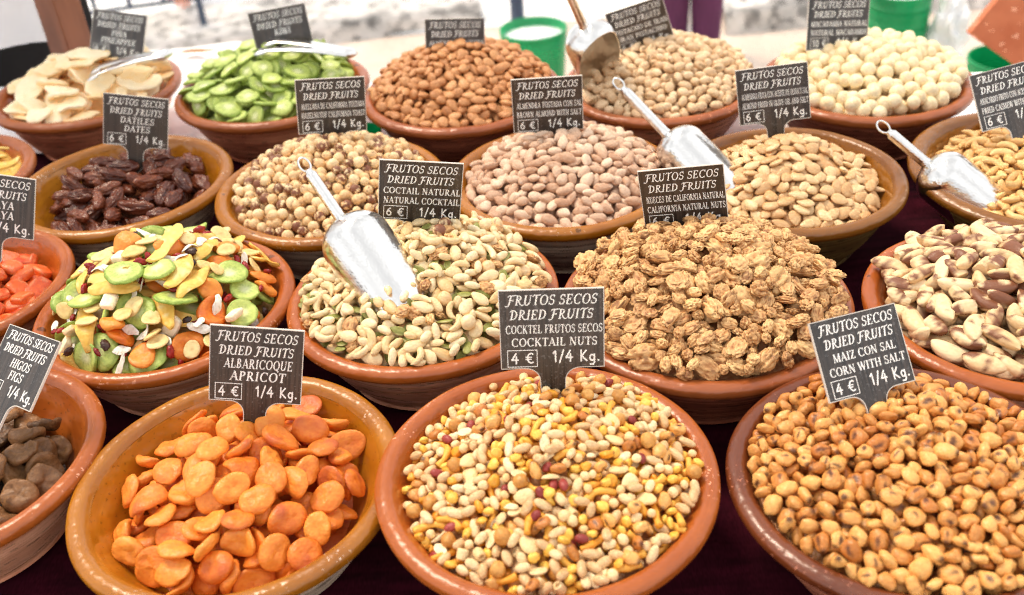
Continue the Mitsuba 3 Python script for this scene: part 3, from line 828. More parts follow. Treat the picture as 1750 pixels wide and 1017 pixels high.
def fill(bowl, off, Rc, H, mixk, seed, core=2.0, power=1.5, cand=5, tol=None, pack=(.90, .55), holes=.75, limit=1100, hold=(), noise_amp=.5, sink=.0):
    """drops pieces one by one onto the height map of the bowl until the heap has its shape; returns the placed pieces and the core's height map"""
    bx, by, R = BOWLS[bowl][:3]
    rng = np.random.default_rng(seed)
    c0 = W(bx, by, -.869 + BOWLS[bowl][3])
    half = R * S * 1.02
    n = int(2 * half / GRID) + 1
    ax = (np.arange(n) - (n - 1) / 2) * GRID
    X, Y = np.meshgrid(ax, ax, indexing='ij')
    rr = np.hypot(X, Y)
    floor = bowl_floor(rr, R)
    cx, cy = off[0] * S, off[1] * S
    rho = np.hypot(X - cx, Y - cy) / (Rc * S)
    th = np.mean([K[k][4] for k in mixk])
    z0 = np.interp(Rc, zb_r * R / .21, zb_z) * S
    bump = (FB(np.stack([X * 28, Y * 28, 0 * X + seed], -1), 2) - .5) * noise_amp * .03
    full = z0 + H * S * (1 - rho ** power) + bump * np.clip(1 - rho ** 2, 0, 1)
    Tt = np.where(full > floor + .3 * th, full, -1.0)
    Hm = np.maximum(floor, Tt - core * th)
    if core > 50:
        Hm = floor.copy()
    core_h = full - core * th
    ids = np.full(Hm.shape, -1, int)
    blocked = np.zeros(Hm.shape, bool)
    blocked |= rr > R * S * .9
    kinds = list(mixk)
    pw = np.array([mixk[k] for k in kinds], float)
    pw /= pw.sum()
    placed = []
    tries = fails = second = 0
    while len(placed) < limit and tries < limit * 3:
        D = Tt - Hm
        D[blocked] = -1
        mask = np.flatnonzero(D > (.32 if second == 0 else holes) * th)
        if not len(mask) or fails > 110:
            if second == 2:
                break
            second += 1
            fails = 0
            blocked = rr > R * S * .9
            continue
        pick = rng.choice(mask, 14)
        g = pick[np.argmax(D.ravel()[pick])]
        gi, gj = divmod(g, n)
        kind = kinds[rng.choice(len(kinds), p=pw)]
        noun, cat_, pname, fn, thk, tilt = K[kind]
        vs = variants(kind)
        vi = rng.integers(len(vs))
        pts = vs[vi][2]
        rad = max(2, int(.008 / GRID))
        i0, i1, j0, j1 = max(0, gi - rad), min(n, gi + rad + 1), max(0, gj - rad), min(n, gj + rad + 1)
        loc = Hm[i0:i1, j0:j1]
        gx = (loc[-1].mean() - loc[0].mean()) / ((i1 - i0 - 1) * GRID)
        gy = (loc[:, -1].mean() - loc[:, 0].mean()) / ((j1 - j0 - 1) * GRID)
        nl = np.array([-np.clip(gx, -1, 1), -np.clip(gy, -1, 1), 1.0])
        best = None
        for q in range(cand):
            yaw = rng.uniform(0, 2 * np.pi)
            Rz = np.array([[np.cos(yaw), -np.sin(yaw), 0], [np.sin(yaw), np.cos(yaw), 0], [0, 0, 1]])
            tl = np.radians(tilt)
            if tilt >= 50:
                qn = rng.normal(size=3)
                Rt = rot_to(qn / np.linalg.norm(qn) + 1e-6)
            else:
                Rt = rot_to(nl / np.linalg.norm(nl) + rng.normal(0, tl * .7, 3) * [1, 1, 0])
            Rm = Rt @ Rz
            if rng.uniform() < .5:
                Rm = Rm @ np.diag([1.0, -1, -1])
            pr = pts @ Rm.T
            px = ((pr[:, 0]) / GRID + gi + rng.uniform(-2, 2)).round().astype(int)
            py = ((pr[:, 1]) / GRID + gj + rng.uniform(-2, 2)).round().astype(int)
            ok = (px >= 0) & (px < n) & (py >= 0) & (py < n)
            if not ok.all():
                continue
            idx = px * n + py
            o = np.argsort(idx, kind='stable')
            si, sz = idx[o], pr[o, 2]
            st = np.flatnonzero(np.r_[True, si[1:] != si[:-1]])
            cell = si[st]
            lo, hi_ = np.minimum.reduceat(sz, st), np.maximum.reduceat(sz, st)
            gap = Hm.ravel()[cell] - lo
            kk = min(int(len(gap) * pack[second > 0]), len(gap) - 1)
            z = np.partition(gap, kk)[kk] - sink
            score = z + .25 * pr[:, 2].max()
            if best is None or score < best[0]:
                best = (score, z, Rm, cell, hi_, (px - pr[:, 0] / GRID).mean(), (py - pr[:, 1] / GRID).mean(), yaw)
        tries += 1
        if best is None:
            blocked.ravel()[g] = True
            continue
        _, z, Rm, cell, hi_, ci, cj, yaw = best
        top = z + hi_.max()
        if top > Tt.ravel()[g] + (1.15 * thk + .003 if tol is None else tol):
            blocked[max(0, gi - 1):gi + 2, max(0, gj - 1):gj + 2] = True
            fails += 1
            continue
        fails = 0
        m = hom(Rm, c0 + [(ci - (n - 1) / 2) * GRID, (cj - (n - 1) / 2) * GRID, z])
        placed.append((kind, vi, m))
        new = np.maximum(Hm.ravel()[cell], z + hi_)
        up = z + hi_ >= Hm.ravel()[cell]
        Hm.ravel()[cell] = new
        ids.ravel()[cell[up]] = len(placed) - 1
    # what can be seen from the camera: walk from every top cell towards it
    d = EYE - c0
    hd = np.hypot(d[0], d[1])
    stepx, stepy, rise = d[0] / hd, d[1] / hd, d[2] / hd * GRID
    I, J = np.meshgrid(np.arange(n), np.arange(n), indexing='ij')
    vis = ids >= 0
    for s in range(1, 110):
        a, b = np.clip((I + stepx * s).round().astype(int), 0, n - 1), np.clip((J + stepy * s).round().astype(int), 0, n - 1)
        vis &= Hm[a, b] <= Hm + rise * s + .0008
    count = np.bincount(ids[vis], minlength=len(placed))
    return placed, count, (ax, core_h, floor, Tt, c0), Hm


HOURS = 'twelve one two three four five six seven eight nine ten eleven'.split()


def zone(dx, dy, rc):
    """place in the bowl as on a clock face whose six points to the viewer"""
    q = np.hypot(dx, dy) / rc
    if q < .22:
        return 'at the centre'
    a = math.degrees(math.atan2(dx, dy)) % 360
    return f"{'inner' if q < .52 else 'middle' if q < .78 else 'outer'} {HOURS[int((a + 15) // 30) % 12]} o'clock"


def heap(bowl, off, Rc, H, mixk, seed, where, group, core_kind, least=8, most=300, **kw):
    placed, count, (ax, core_h, floor, Tt, c0), Hm = fill(bowl, off, Rc, H, mixk, seed, **kw)
    px = project(np.array([p[2][:3, 3] for p in placed]))
    inside = (px[:, 0] > -22) & (px[:, 0] < 1772) & (px[:, 1] > -22) & (px[:, 1] < 1039)
    per = {}
    for i in np.argsort(-count, kind='stable'):
        if inside[i] and count[i] >= least:
            per.setdefault(placed[i][0], []).append(i)
    chosen = {i for k in per for i in per[k][:most]}
    loose, same = [], {}
    for i, (kind, vi, m) in enumerate(placed):
        noun, cat_, pname, fn, thk, tilt = K[kind]
        shape, low, pts, tone, feat = variants(kind)[vi]
        if i in chosen:
            key = key_for(kind)
            scene[key] = {**shape, 'to_world': T(m)}
            t = 'paler' if tone > .58 else 'darker' if tone < .42 else 'mid-toned'
            pose = 'lying flat' if abs(m[2, 2]) > .88 else 'tilted' if abs(m[2, 2]) > .5 else 'edgewise'
            if tilt >= 50:
                pose = ''
            dx, dy = m[0, 3] - c0[0], m[1, 3] - c0[1]
            text = ' '.join(f'{t} {noun} {pose} {zone(dx, dy, Rc * S)} in {where}'.split())
            labels[key] = {'label': text, 'category': cat_, 'group': group}
            same.setdefault(text, []).append((px[i, 1], key, t))
        elif inside[i] or True:
            v, f, uv = low
            loose.append((v @ m[:3, :3].T + m[:3, 3], f, uv))
    for text, found in same.items():       # twins: told apart by which stands higher in the photograph
        names = {2: ('upper', 'lower'), 3: ('upper', 'central', 'lower'), 4: ('topmost', 'upper', 'lower', 'bottommost')}.get(len(found))
        for word, (_, key, t) in zip(names or (), sorted(found)):
            labels[key]['label'] = word + ' ' + text
    # the mass under the top layer
    nC = 70
    g = np.linspace(0, len(ax) - 1, nC).round().astype(int)
    keep = (core_h > floor - .012)[np.ix_(g, g)]
    hz = core_h[np.ix_(g, g)]
    xx, yy = np.meshgrid(ax[g], ax[g], indexing='ij')
    v = np.stack([xx.ravel() + c0[0], yy.ravel() + c0[1], hz.ravel() + c0[2]], 1)
    i, j = np.meshgrid(np.arange(nC - 1), np.arange(nC - 1), indexing='ij')
    q = np.stack([i * nC + j, (i + 1) * nC + j, (i + 1) * nC + j + 1, i * nC + j + 1], -1).reshape(-1, 4)
    q = q[keep.ravel()[q].all(1)]
    parts = list(loose)
    if len(q):
        ci = PIDX[K[core_kind][2]]
        parts.append((v, np.vstack([q[:, [0, 1, 2]], q[:, [0, 2, 3]]]), np.column_stack([np.full(len(v), .15), np.full(len(v), 2.0 * ci + .35)])))
    if parts:
        at, vv, ff, uu = 0, [], [], []
        for v, f, uv in parts:
            vv.append(v)
            ff.append(f + at)
            uu.append(uv)
            at += len(v)
        key = key_for(core_kind + '_heap')
        scene[key] = mikit.ply((np.vstack(vv), np.vstack(ff)), 'nut_skin', smooth=True, uv=np.vstack(uu))
        labels[key] = {'label': f'lower pieces heaped beneath the top layer of the {where}', 'category': 'heap', 'kind': 'stuff'}
    STATS.append((bowl, len(placed), len(chosen)))
    return c0, ax, Hm


STATS = []
HEIGHT = {}
HEAPS = [
    ('pine', (.016, .035), .186, .060, {'pineapple_slice': 1}, 'pineapple heap', 'slices of dried pineapple', 'pineapple_slice', dict(core=2.6, cand=9, tol=.020, pack=(.985, .9), holes=1.3)),
    ('kiwi', (-.004, .03), .190, .066, {'kiwi_slice': 1}, 'kiwi heap', 'dried kiwi slices in their bowl', 'kiwi_slice', dict(core=2.8, cand=9, tol=.018, pack=(.985, .9), holes=1.3)),
    ('almond', (0, .03), .194, .084, {'roasted_almond': 1}, 'brown almond heap', 'roasted brown almonds', 'roasted_almond', dict(noise_amp=.25)),
    ('pist', (.02, .04), .188, .056, {'pistachio': 1}, 'pistachio heap', 'pistachios in their bowl', 'pistachio', dict(noise_amp=.3)),
    ('maca', (.010, .022), .186, .052, {'macadamia_nut': 1}, 'macadamia heap', 'macadamia nuts in their bowl', 'macadamia_nut', dict(core=1.6, noise_amp=.3)),
    ('mango', (.03, 0), .16, .06, {'mango_strip': 1}, 'mango bowl', 'mango strips at the left edge', 'mango_strip', dict(core=1.5)),
    ('dates', (.004, .03), .160, .030, {'medjool_date': 1}, 'date bowl', 'dates in the ochre bowl', 'medjool_date', dict(core=1.6, pack=(.975, .9), holes=1.2)),
    ('hazel', (0, .03), .178, .068, {'hazelnut': 1}, 'hazelnut heap', 'hazelnuts in their ochre bowl', 'hazelnut', dict(core=1.7, noise_amp=.3)),
    ('salted', (.014, .03), .176, .068, {'salted_almond': 1}, 'salted almond heap', 'dusty salted almonds', 'salted_almond', dict(noise_amp=.3)),
    ('fried', (.008, .03), .158, .074, {'fried_almond': 1}, 'fried almond heap', 'golden fried almonds', 'fried_almond', dict(noise_amp=.3, core=2.4)),
    ('cashew', (.035, .01), .190, .060, {'cashew_nut': 1}, 'cashew heap', 'cashews in their bowl', 'cashew_nut', dict(core=1.8)),
    ('papaya', (0, 0), .145, .04, {'papaya_chunk': 1}, 'papaya bowl', 'papaya chunks in their bowl', 'papaya_chunk', dict(core=1.6)),
    ('mixed', (0, .012), .168, .085, {'kiwi_slice': 7.5, 'mango_strip': 6, 'banana_chip': 2.8, 'dried_apricot': 4, 'papaya_chunk': 1.2, 'dried_cranberry': 1.0, 'raisin': .4, 'coconut_flake': .8, 'pineapple_cube': .7},
     'mixed fruit heap', 'pieces of mixed dried fruit', 'banana_chip', dict(core=2.4, cand=8, noise_amp=.8, tol=.028, pack=(.97, .85), holes=1.1)),
    ('natural', (.003, .02), .190, .072, {'peeled_almond': 4, 'pale_cashew': 1.7, 'pale_peanut': 4.2, 'pumpkin_seed': 8, 'walnut_piece': 1.3, 'skinned_hazelnut': .35},
     'natural nut mix', 'pale nuts and seeds of the natural mix', 'pale_peanut', dict(noise_amp=.4, core=1.8)),
    ('walnut', (.003, .008), .202, .086, {'walnut_half': 1, 'walnut_piece': 1.6}, 'walnut heap', 'shelled walnuts in the tall heap', 'walnut_half', dict(core=1.7, noise_amp=.4)),
    ('brazil', (.006, .02), .176, .055, {'brazil_nut': 1}, 'brazil nut heap', 'brazil nuts in their bowl', 'brazil_nut', dict(core=1.8)),
    ('figs', (-.01, .0), .150, .035, {'dried_fig': 1}, 'fig bowl', 'dried figs in their bowl', 'dried_fig', dict(core=1.8, tol=.02, pack=(.98, .9), holes=1.3)),
    ('apricot', (-.002, .026), .160, .060, {'dried_apricot': 1}, 'apricot bowl', 'dried apricots in the ochre bowl', 'dried_apricot', dict(core=3.0, cand=9, noise_amp=.8, tol=.017, pack=(.985, .92), holes=1.4)),
    ('cocktail', (.022, .010), .176, .058, {'roasted_peanut': 5.5, 'split_peanut': 2.6, 'corn_stick': 5.5, 'yellow_corn_kernel': 5.5, 'brown_corn_kernel': 1.7, 'red_peanut': .5, 'roasted_chickpea': 3, 'corn_ring': 1.2, 'rice_cracker': .6, 'fried_broad_bean': 1.2},
     'cocktail nut mix', 'snacks and nuts of the cocktail mix', 'roasted_peanut', dict(core=1.9, noise_amp=.5)),
    ('corn', (0, .004), .178, .045, {'toasted_corn_kernel': 1}, 'toasted corn heap', 'toasted corn kernels in the brown bowl', 'toasted_corn_kernel', dict(core=1.6, noise_amp=.4)),
]
for q, (bowl, off, Rc, H, mixk, where, group, ck, kw) in enumerate(HEAPS):
    HEIGHT[bowl] = heap(bowl, off, Rc, H, mixk, 11 + q, where, group, ck, **kw)


def heap_top(bowl, x, y):
    """height of the contents at the world point x, y"""
    c0, ax, Hm = HEIGHT[bowl]
    n = len(ax)
    i, j = int(round((x - c0[0]) / GRID + (n - 1) / 2)), int(round((y - c0[1]) / GRID + (n - 1) / 2))
    return c0[2] + Hm[min(max(i, 0), n - 1), min(max(j, 0), n - 1)]





# ------------------------------------------------------------------ lettering: a small serif alphabet and a rounded hand-painted one
TK, TN = .155, .07


def st(*a):
    w = a[-1]
    return LineString(np.reshape(a[:-1], (-1, 2))).buffer(w / 2, cap_style=2, join_style=2, quad_segs=3)


def rd(*a):
    w = a[-1]
    return LineString(np.reshape(a[:-1], (-1, 2))).buffer(w / 2, quad_segs=3)


def ring(cx, cy, rx, ry, wx, wy, a0=0, a1=360, n=14):
    t = np.radians(np.linspace(a0, a1, n + 1))
    o = np.column_stack([cx + rx * np.cos(t), cy + ry * np.sin(t)])
    i = np.column_stack([cx + (rx - wx) * np.cos(t), cy + (ry - wy) * np.sin(t)])
    if a1 - a0 >= 359:
        return Polygon(o[:-1], [i[:-1]])
    return Polygon(np.vstack([o, i[::-1]])).buffer(0)


def se(x, y, h=.13):
    return sbox(x - h, y, x + h, y + .05) if y < .5 else sbox(x - h, y - .05, x + h, y)


def stem(x, w=TK, a=0, b=1):
    return sbox(x - w / 2, a, x + w / 2, b)


def _glyphs():
    g = {}
    top, bot, mid = (lambda a, b: sbox(a, 1 - TN, b, 1)), (lambda a, b: sbox(a, 0, b, TN)), (lambda a, b: sbox(a, .48, b, .48 + TN))  # noqa: E731
    g['A'] = ([st(.06, 0, .36, 1, TN), st(.34, 1, .66, 0, TK), st(.16, .33, .52, .33, TN), se(.06, 0), se(.66, 0)], .74)
    g['B'] = ([stem(.16), ring(.26, .76, .28, .24, TK, TN, -90, 90), ring(.26, .27, .34, .27, TK, TN, -90, 90), top(.04, .27), mid(.16, .27), bot(.04, .27)], .68)
    g['C'] = ([ring(.42, .5, .40, .52, TK, TN, 48, 312), stem(.68, TN, .7, 1), stem(.69, TN, .02, .22)], .78)
    g['D'] = ([stem(.16), ring(.28, .5, .46, .5, TK, TN, -90, 90), top(.04, .3), bot(.04, .3)], .8)
    g['E'] = ([stem(.16), top(.04, .58), mid(.16, .44), bot(.04, .62), stem(.56, TN, .78, 1), stem(.60, TN, 0, .24), stem(.42, TN, .40, .64)], .68)
    g['F'] = ([stem(.16), top(.04, .58), mid(.16, .44), stem(.56, TN, .78, 1), stem(.42, TN, .40, .64), se(.16, 0, .15)], .62)
    g['G'] = (g['C'][0][:2] + [stem(.68, TK, .0, .4), se(.66, .4 + .0, .14)], .84)
    g['H'] = ([stem(.16), stem(.66), mid(.16, .66), se(.16, 0), se(.66, 0), se(.16, 1), se(.66, 1)], .84)
    g['I'] = ([stem(.17), se(.17, 0), se(.17, 1)], .36)
    g['K'] = ([stem(.16), st(.2, .42, .62, .97, TN), st(.32, .56, .68, 0, TK), se(.16, 0), se(.16, 1), se(.66, 0), se(.62, 1, .1)], .78)
    g['L'] = ([stem(.16), bot(.04, .6), stem(.58, TN, 0, .26), se(.16, 1, .15)], .64)
    g['M'] = ([stem(.12, TN), st(.14, 1, .46, .02, TK * .9), st(.46, .02, .76, 1, TN), stem(.78), se(.12, 0), se(.78, 0), se(.10, 1, .1), se(.80, 1, .1)], .94)
    g['N'] = ([stem(.13, TN), st(.14, 1, .66, .0, TK), stem(.66, TN), se(.13, 0), se(.66, 1), se(.1, 1, .1)], .82)
    g['Ñ'] = (g['N'][0] + [rd(.2, 1.16, .32, 1.24, .46, 1.16, .58, 1.24, .06)], .82)
    g['O'] = ([ring(.42, .5, .41, .52, TK, TN)], .84)
    g['P'] = ([stem(.16), ring(.26, .73, .32, .27, TK, TN, -90, 90), top(.04, .27), sbox(.16, .46, .27, .46 + TN), se(.16, 0, .15)], .64)
    g['Q'] = (g['O'][0] + [st(.42, .12, .74, -.2, TK * .8)], .84)
    g['R'] = (g['P'][0] + [st(.32, .5, .66, 0, TK), se(.68, 0, .08)], .76)
    g['S'] = ([ring(.3, .74, .25, .27, .10, .09, 35, 275), ring(.29, .27, .28, .29, .11, .09, -150, 95), stem(.5, TN, .74, .98), stem(.06, TN, .02, .28)], .6)
    g['T'] = ([stem(.35), sbox(.02, 1 - TN, .68, 1), stem(.05, TN, .76, 1), stem(.65, TN, .76, 1), se(.35, 0, .16)], .7)
    g['U'] = ([stem(.16, TK, .3, 1), stem(.64, TN, .3, 1), ring(.375, .31, .295, .33, TK, TN * 1.3, 180, 360), se(.16, 1), se(.64, 1)], .8)
    g['V'] = ([st(.04, 1, .36, 0, TK), st(.36, 0, .66, 1, TN), se(.06, 1), se(.66, 1, .1)], .72)
    g['W'] = ([st(.04, 1, .28, 0, TK), st(.28, 0, .5, 1, TN), st(.46, 1, .72, 0, TK), st(.72, 0, .96, 1, TN), se(.06, 1), se(.96, 1, .1), se(.48, 1, .1)], 1.02)
    g['Y'] = ([st(.04, 1, .35, .46, TK), st(.35, .46, .64, 1, TN), stem(.35, TK, 0, .5), se(.35, 0), se(.06, 1), se(.64, 1, .1)], .7)
    g['Z'] = ([top(.05, .62), bot(.04, .64), st(.54, .97, .12, .03, TK), stem(.62, TN, 0, .24), stem(.07, TN, .78, 1)], .68)
    g[' '] = ([], .3)
    # calligraphic capitals of the heading
    g['sF'] = ([st(.20, .06, .30, 1, TK), rd(.2, .08, .12, -.06, -.04, -.1, -.14, -.02, .08), rd(.0, .86, .1, 1.0, .4, .97, .76, 1.02, .09), st(.22, .52, .56, .52, TN), stem(.55, TN, .42, .64)], .72)
    g['sR'] = (g['P'][0] + [rd(.3, .5, .52, .14, .72, .0, .86, .06, .1)], .76)
    g['sD'] = ([stem(.2), ring(.26, .5, .48, .5, TK, TN, -90, 90), rd(.28, .96, .06, .99, -.04, .84, .08), bot(.04, .3)], .8)
    g['sT'] = ([stem(.36), rd(.0, .86, .12, 1.0, .5, .95, .74, 1.04, .09), se(.36, 0, .15)], .68)
    w = .135
    r = {}
    r['0'] = ([ring(.33, .5, .31, .52, w, w)], .74)
    r['1'] = ([rd(.08, .76, .28, .96, .28, .03, w)], .5)
    r['4'] = ([rd(.44, .97, .06, .36, .62, .36, w), rd(.46, .66, .44, .02, w)], .74)
    r['6'] = ([ring(.33, .32, .29, .34, w, w), rd(.5, .97, .26, .78, .11, .45, .11, .32, w)], .72)
    r['€'] = ([ring(.46, .5, .38, .52, w, w, 50, 310), rd(.0, .6, .5, .6, .1), rd(.0, .4, .46, .4, .1)], .86)
    r['/'] = ([rd(.06, -.08, .42, 1.04, w)], .5)
    r['K'] = ([rd(.1, .03, .1, .97, w), rd(.54, .94, .14, .46, .6, .04, w)], .7)
    r['g'] = ([ring(.3, .3, .26, .32, w, w), rd(.5, .58, .5, -.12, .4, -.3, .12, -.28, w)], .68)
    r['.'] = ([Point(.1, .06).buffer(.09, quad_segs=3)], .26)
    r['2'] = ([rd(.08, .74, .2, .95, .42, .95, .52, .76, .4, .5, .06, .05, .58, .05, w)], .7)
    r[' '] = ([], .42)
    u = lambda d: {k: (unary_union(p) if p else None, a) for k, (p, a) in d.items()}  # noqa: E731
    return u(g), u(r)


SERIF, ROUND = _glyphs()


def line(text, font, shear=0.0, swash=False):
    x, out = 0.0, []
    for i, ch in enumerate(text):
        k = ch
        if swash:
            first = i == 0 or text[i - 1] == ' '
            k = 's' + ch if (ch in 'FD' and first) or (ch in 'RT' and not first) else ch
        p, adv = font.get(k, font.get(ch, font[' ']))
        if p is not None:
            out.append(affinity.translate(p, x, 0))
        x += adv + .07
    s = unary_union(out)
    return affinity.affine_transform(s, [1, shear, 0, 1, 0, 0]) if shear else s


def fit_line(s, cx, base, cap, maxw, left=None):
    """the line with capitals cap tall, squeezed to at most maxw, centred on cx (or starting at left)"""
    x0, _, x1, _ = s.bounds
    k = min(cap, maxw / (x1 - x0))
    x = left if left is not None else cx - k * (x1 - x0) / 2
    return affinity.affine_transform(s, [k, 0, 0, cap, x - k * x0, base])


def flat_mesh(shape, z, depth):
    ms = [trimesh.creation.extrude_polygon(q, depth, engine='earcut') for q in getattr(shape, 'geoms', [shape]) if q.area > 1e-12]
    m = cat(*ms)
    m.vertices[:, 2] += z
    return m


HEAD1, HEAD2 = line('FRUTOS SECOS', SERIF, .2, True), line('DRIED FRUITS', SERIF, .2, True)
SIGNS = {  # x, y, z, yaw, lean, roll, size (measured), lines, price, label
    'pine': (-.8545, 2.3368, -.7721, -.0904, .5202, -.182, .98, ['PIÑA', 'PINEAPPLE'], '6', 'brown price sign for pineapple partly sunk behind the pale slices'),
    'kiwi': (-.4628, 2.2455, -.7667, -.0356, .2701, .1105, 1, ['KIWI'], '6', 'brown price sign for kiwi standing behind the green slices'),
    'almond': (-.0766, 2.1292, -.7821, .0774, .1999, -.0841, .98, ['ALMENDRA TOSTADA'], '6', 'brown price sign half hidden behind the roasted brown almond heap'),
    'pist': (.3185, 2.1165, -.7747, -.1511, -.05, .297, .96, ['PISTACHO DE IRAN', 'IRAN PISTACHIO'], '6', 'strongly tilted dark price sign for Iran pistachio beside an upright scoop'),
    'maca': (.713, 2.0273, -.7705, .0619, .3, -.0722, .99, ['MACADAMIA NATURAL', 'NATURAL MACADAMIA'], '10', 'dark price sign for macadamia at ten euros behind the cream nuts'),
    'dates': (-.6933, 1.8569, -.7853, .1539, .1845, -.2508, (.9174, .9452), ['DATILES', 'DATES'], '6', 'dark price sign for dates standing on its stake in the ochre bowl'),
    'hazel': (-.3044, 1.7895, -.757, .2398, .1023, -.1172, .98, ['AVELLANA DE CALIFORNIA TOSTADA', 'HAZELNUTOF CALIFORNIA TOAST'], '6', 'dark price sign for toasted hazelnut in front of the kiwi bowl'),
    'salted': (.0928, 1.7306, -.7647, -.0213, .02, -.0093, .985, ['ALMENDRA TOSTADA CON SAL', 'BROWN ALMOND WITH SALT'], '6', 'dark price sign for brown almond with salt'),
    'fried': (.4926, 1.6928, -.7634, -.2424, .182, .1436, .957, ['ALMENDRA FRITA CON ACEITE DE OLIVA Y SAL', 'ALMOND FRIED IN OLIVE OIL AND SALT'], '6', 'dark bluish price sign for almonds fried in olive oil'),
    'cashew': (.8935, 1.6342, -.7743, -.0377, .55, .1965, .955, ['ANACARDO FRITO CON ACEITE DE OLIVA', 'FRIED CASHEW WITH OLIVE OIL'], '6', 'tilted dark price sign for fried cashew cut by the right edge'),
    'natural': (-.1285, 1.4177, -.7537, .0193, -.01, -.1594, .992, ['COCTAIL NATURAL', 'NATURAL COCKTAIL'], '6', 'dark price sign for natural cocktail beside a big steel scoop'),
    'walnut': (.2685, 1.3459, -.7623, -.2256, -.01, .1299, .972, ['NUECES DE CALIFORNIA NATURAL', 'CALIFORNIA NATURAL NUTS'], '6', 'dark price sign for California nuts behind the walnut peak'),
    'cocktail': (.046, 1.0272, -.7521, -.0384, .2573, -.0306, .999, ['COCKTEL FRUTOS SECOS', 'COCKTAIL NUTS'], '4', 'dark price sign for cocktail nuts in the centre of the stall'),
    'corn': (.4175, .9707, -.7834, .3271, .7, -.0545, .934, ['MAIZ CON SAL', 'CORN WITH SALT'], '4', 'tilted dark price sign for corn with salt over the toasted corn'),
    'apricot': (-.3307, 1.0444, -.7837, .0683, .1978, -.2134, (.8943, 1.0034), ['ALBARICOQUE', 'APRICOT'], '4', 'bluish price sign for apricot standing in the ochre bowl'),
    'figs': (-.6501, 1.0906, -.7879, -.7819, .8724, .1766, (.9297, .9082), ['HIGOS', 'FIGS'], '4', 'strongly tilted brown price sign for figs at the lower left'),
    'papaya': (-.8366, 1.5187, -.7666, .1103, .2495, -.2858, .993, ['PAPAYA', 'PAPAYA'], '6', 'dark price sign for papaya cut by the left edge'),
}
for k, (x, y, z, yaw, lean, roll, size, lines, price, lab) in SIGNS.items():
    size = size if isinstance(size, tuple) else (size, size)
    wd, ht = .13 * size[0] * S, .105 * size[1] * S
    cr, sr, cy, sy = math.cos(roll), math.sin(roll), math.cos(yaw), math.sin(yaw)
    Rl = np.array([[1, 0, 0], [0, math.sin(lean), -math.cos(lean)], [0, math.cos(lean), math.sin(lean)]])     # columns: right, up the board, out of its face
    Rw = np.array([[cy, -sy, 0], [sy, cy, 0], [0, 0, 1]])
    Rr = np.array([[cr, -sr, 0], [sr, cr, 0], [0, 0, 1]])
    M = hom(Rw @ Rl @ Rr, W(x, y, z))
    t = np.linspace(0, np.pi / 2, 7)
    a, b, sh = wd * .265, wd * .125, ht * .16
    curve = [(a - (a - b) * math.sin(q), -ht / 2 - sh * (1 - math.cos(q))) for q in t]
    pts = [(-wd / 2, ht / 2), (wd / 2, ht / 2), (wd / 2, -ht / 2)] + curve + [(b * .95, -ht / 2 - ht * .42), (0, -ht / 2 - ht * .60), (-b * .95, -ht / 2 - ht * .42)] + [(-px, py) for px, py in curve[::-1]] + [(-wd / 2, -ht / 2)]
    outline = Polygon(pts).buffer(0)
    inner = outline.buffer(-.0007, join_style=2)
    root = key_for('price_sign')

    def add(name, mesh, mat):
        mesh.apply_transform(M)
        put(part_key(root, name), mesh, mat)

    bm = flat_mesh(inner, -.0024, .0024)
    uv = np.column_stack([bm.vertices[:, 0] + 3 * x, bm.vertices[:, 1] + 2 * y])
    bm.apply_transform(M)
    scene[root + '__board'] = mikit.ply(bm, 'mat_board', uv=uv)
    add('edge', flat_mesh(outline.difference(inner), -.0022, .0022), 'pale_edge')
    add('heading_lettering', flat_mesh(unary_union([fit_line(HEAD1, 0, ht * .31, ht * .125, wd * .88), fit_line(HEAD2, 0, ht * .13, ht * .122, wd * .80)]), .00003, .0003), 'white_engraving')
    big = max(len(q) for q in lines) < 14
    ps = []
    for q, txt in enumerate(lines):
        cap = ht * (.125 if big else .105)
        ps.append(fit_line(line(txt, SERIF, .12 if big else .04), wd * .02, ht * (-.045 - .165 * q), cap, wd * (.74 if big else .92)))
    add('product_lettering', flat_mesh(unary_union(ps), .00003, .0003), 'white_engraving')
    base = -ht * .43
    pr = fit_line(line(price + ' €', ROUND), 0, base, ht * .135, wd * .22, left=-wd * .40)
    kg = fit_line(line('1/4 Kg.', ROUND), 0, base + ht * .012, ht * .145, wd * .45, left=wd * .0)
    add('price_lettering', flat_mesh(unary_union([pr, kg]), .00003, .0003), 'white_engraving')
    bx0 = sbox(-wd * .435, base - ht * .045, -wd * .145, base + ht * .175)
    add('price_frame', flat_mesh(bx0.difference(bx0.buffer(-.00055, join_style=2)), .00003, .0003), 'white_engraving')
    if k == 'salted':
        add('handwritten_note', flat_mesh(fit_line(line('24 K', ROUND), 0, -ht * .64, ht * .1, wd * .3, left=-wd * .06), .00003, .0003), 'dark_ink')
    tag(root, lab, 'sign', 'price signs stuck into the bowls')

# ------------------------------------------------------------------ scoops and tongs


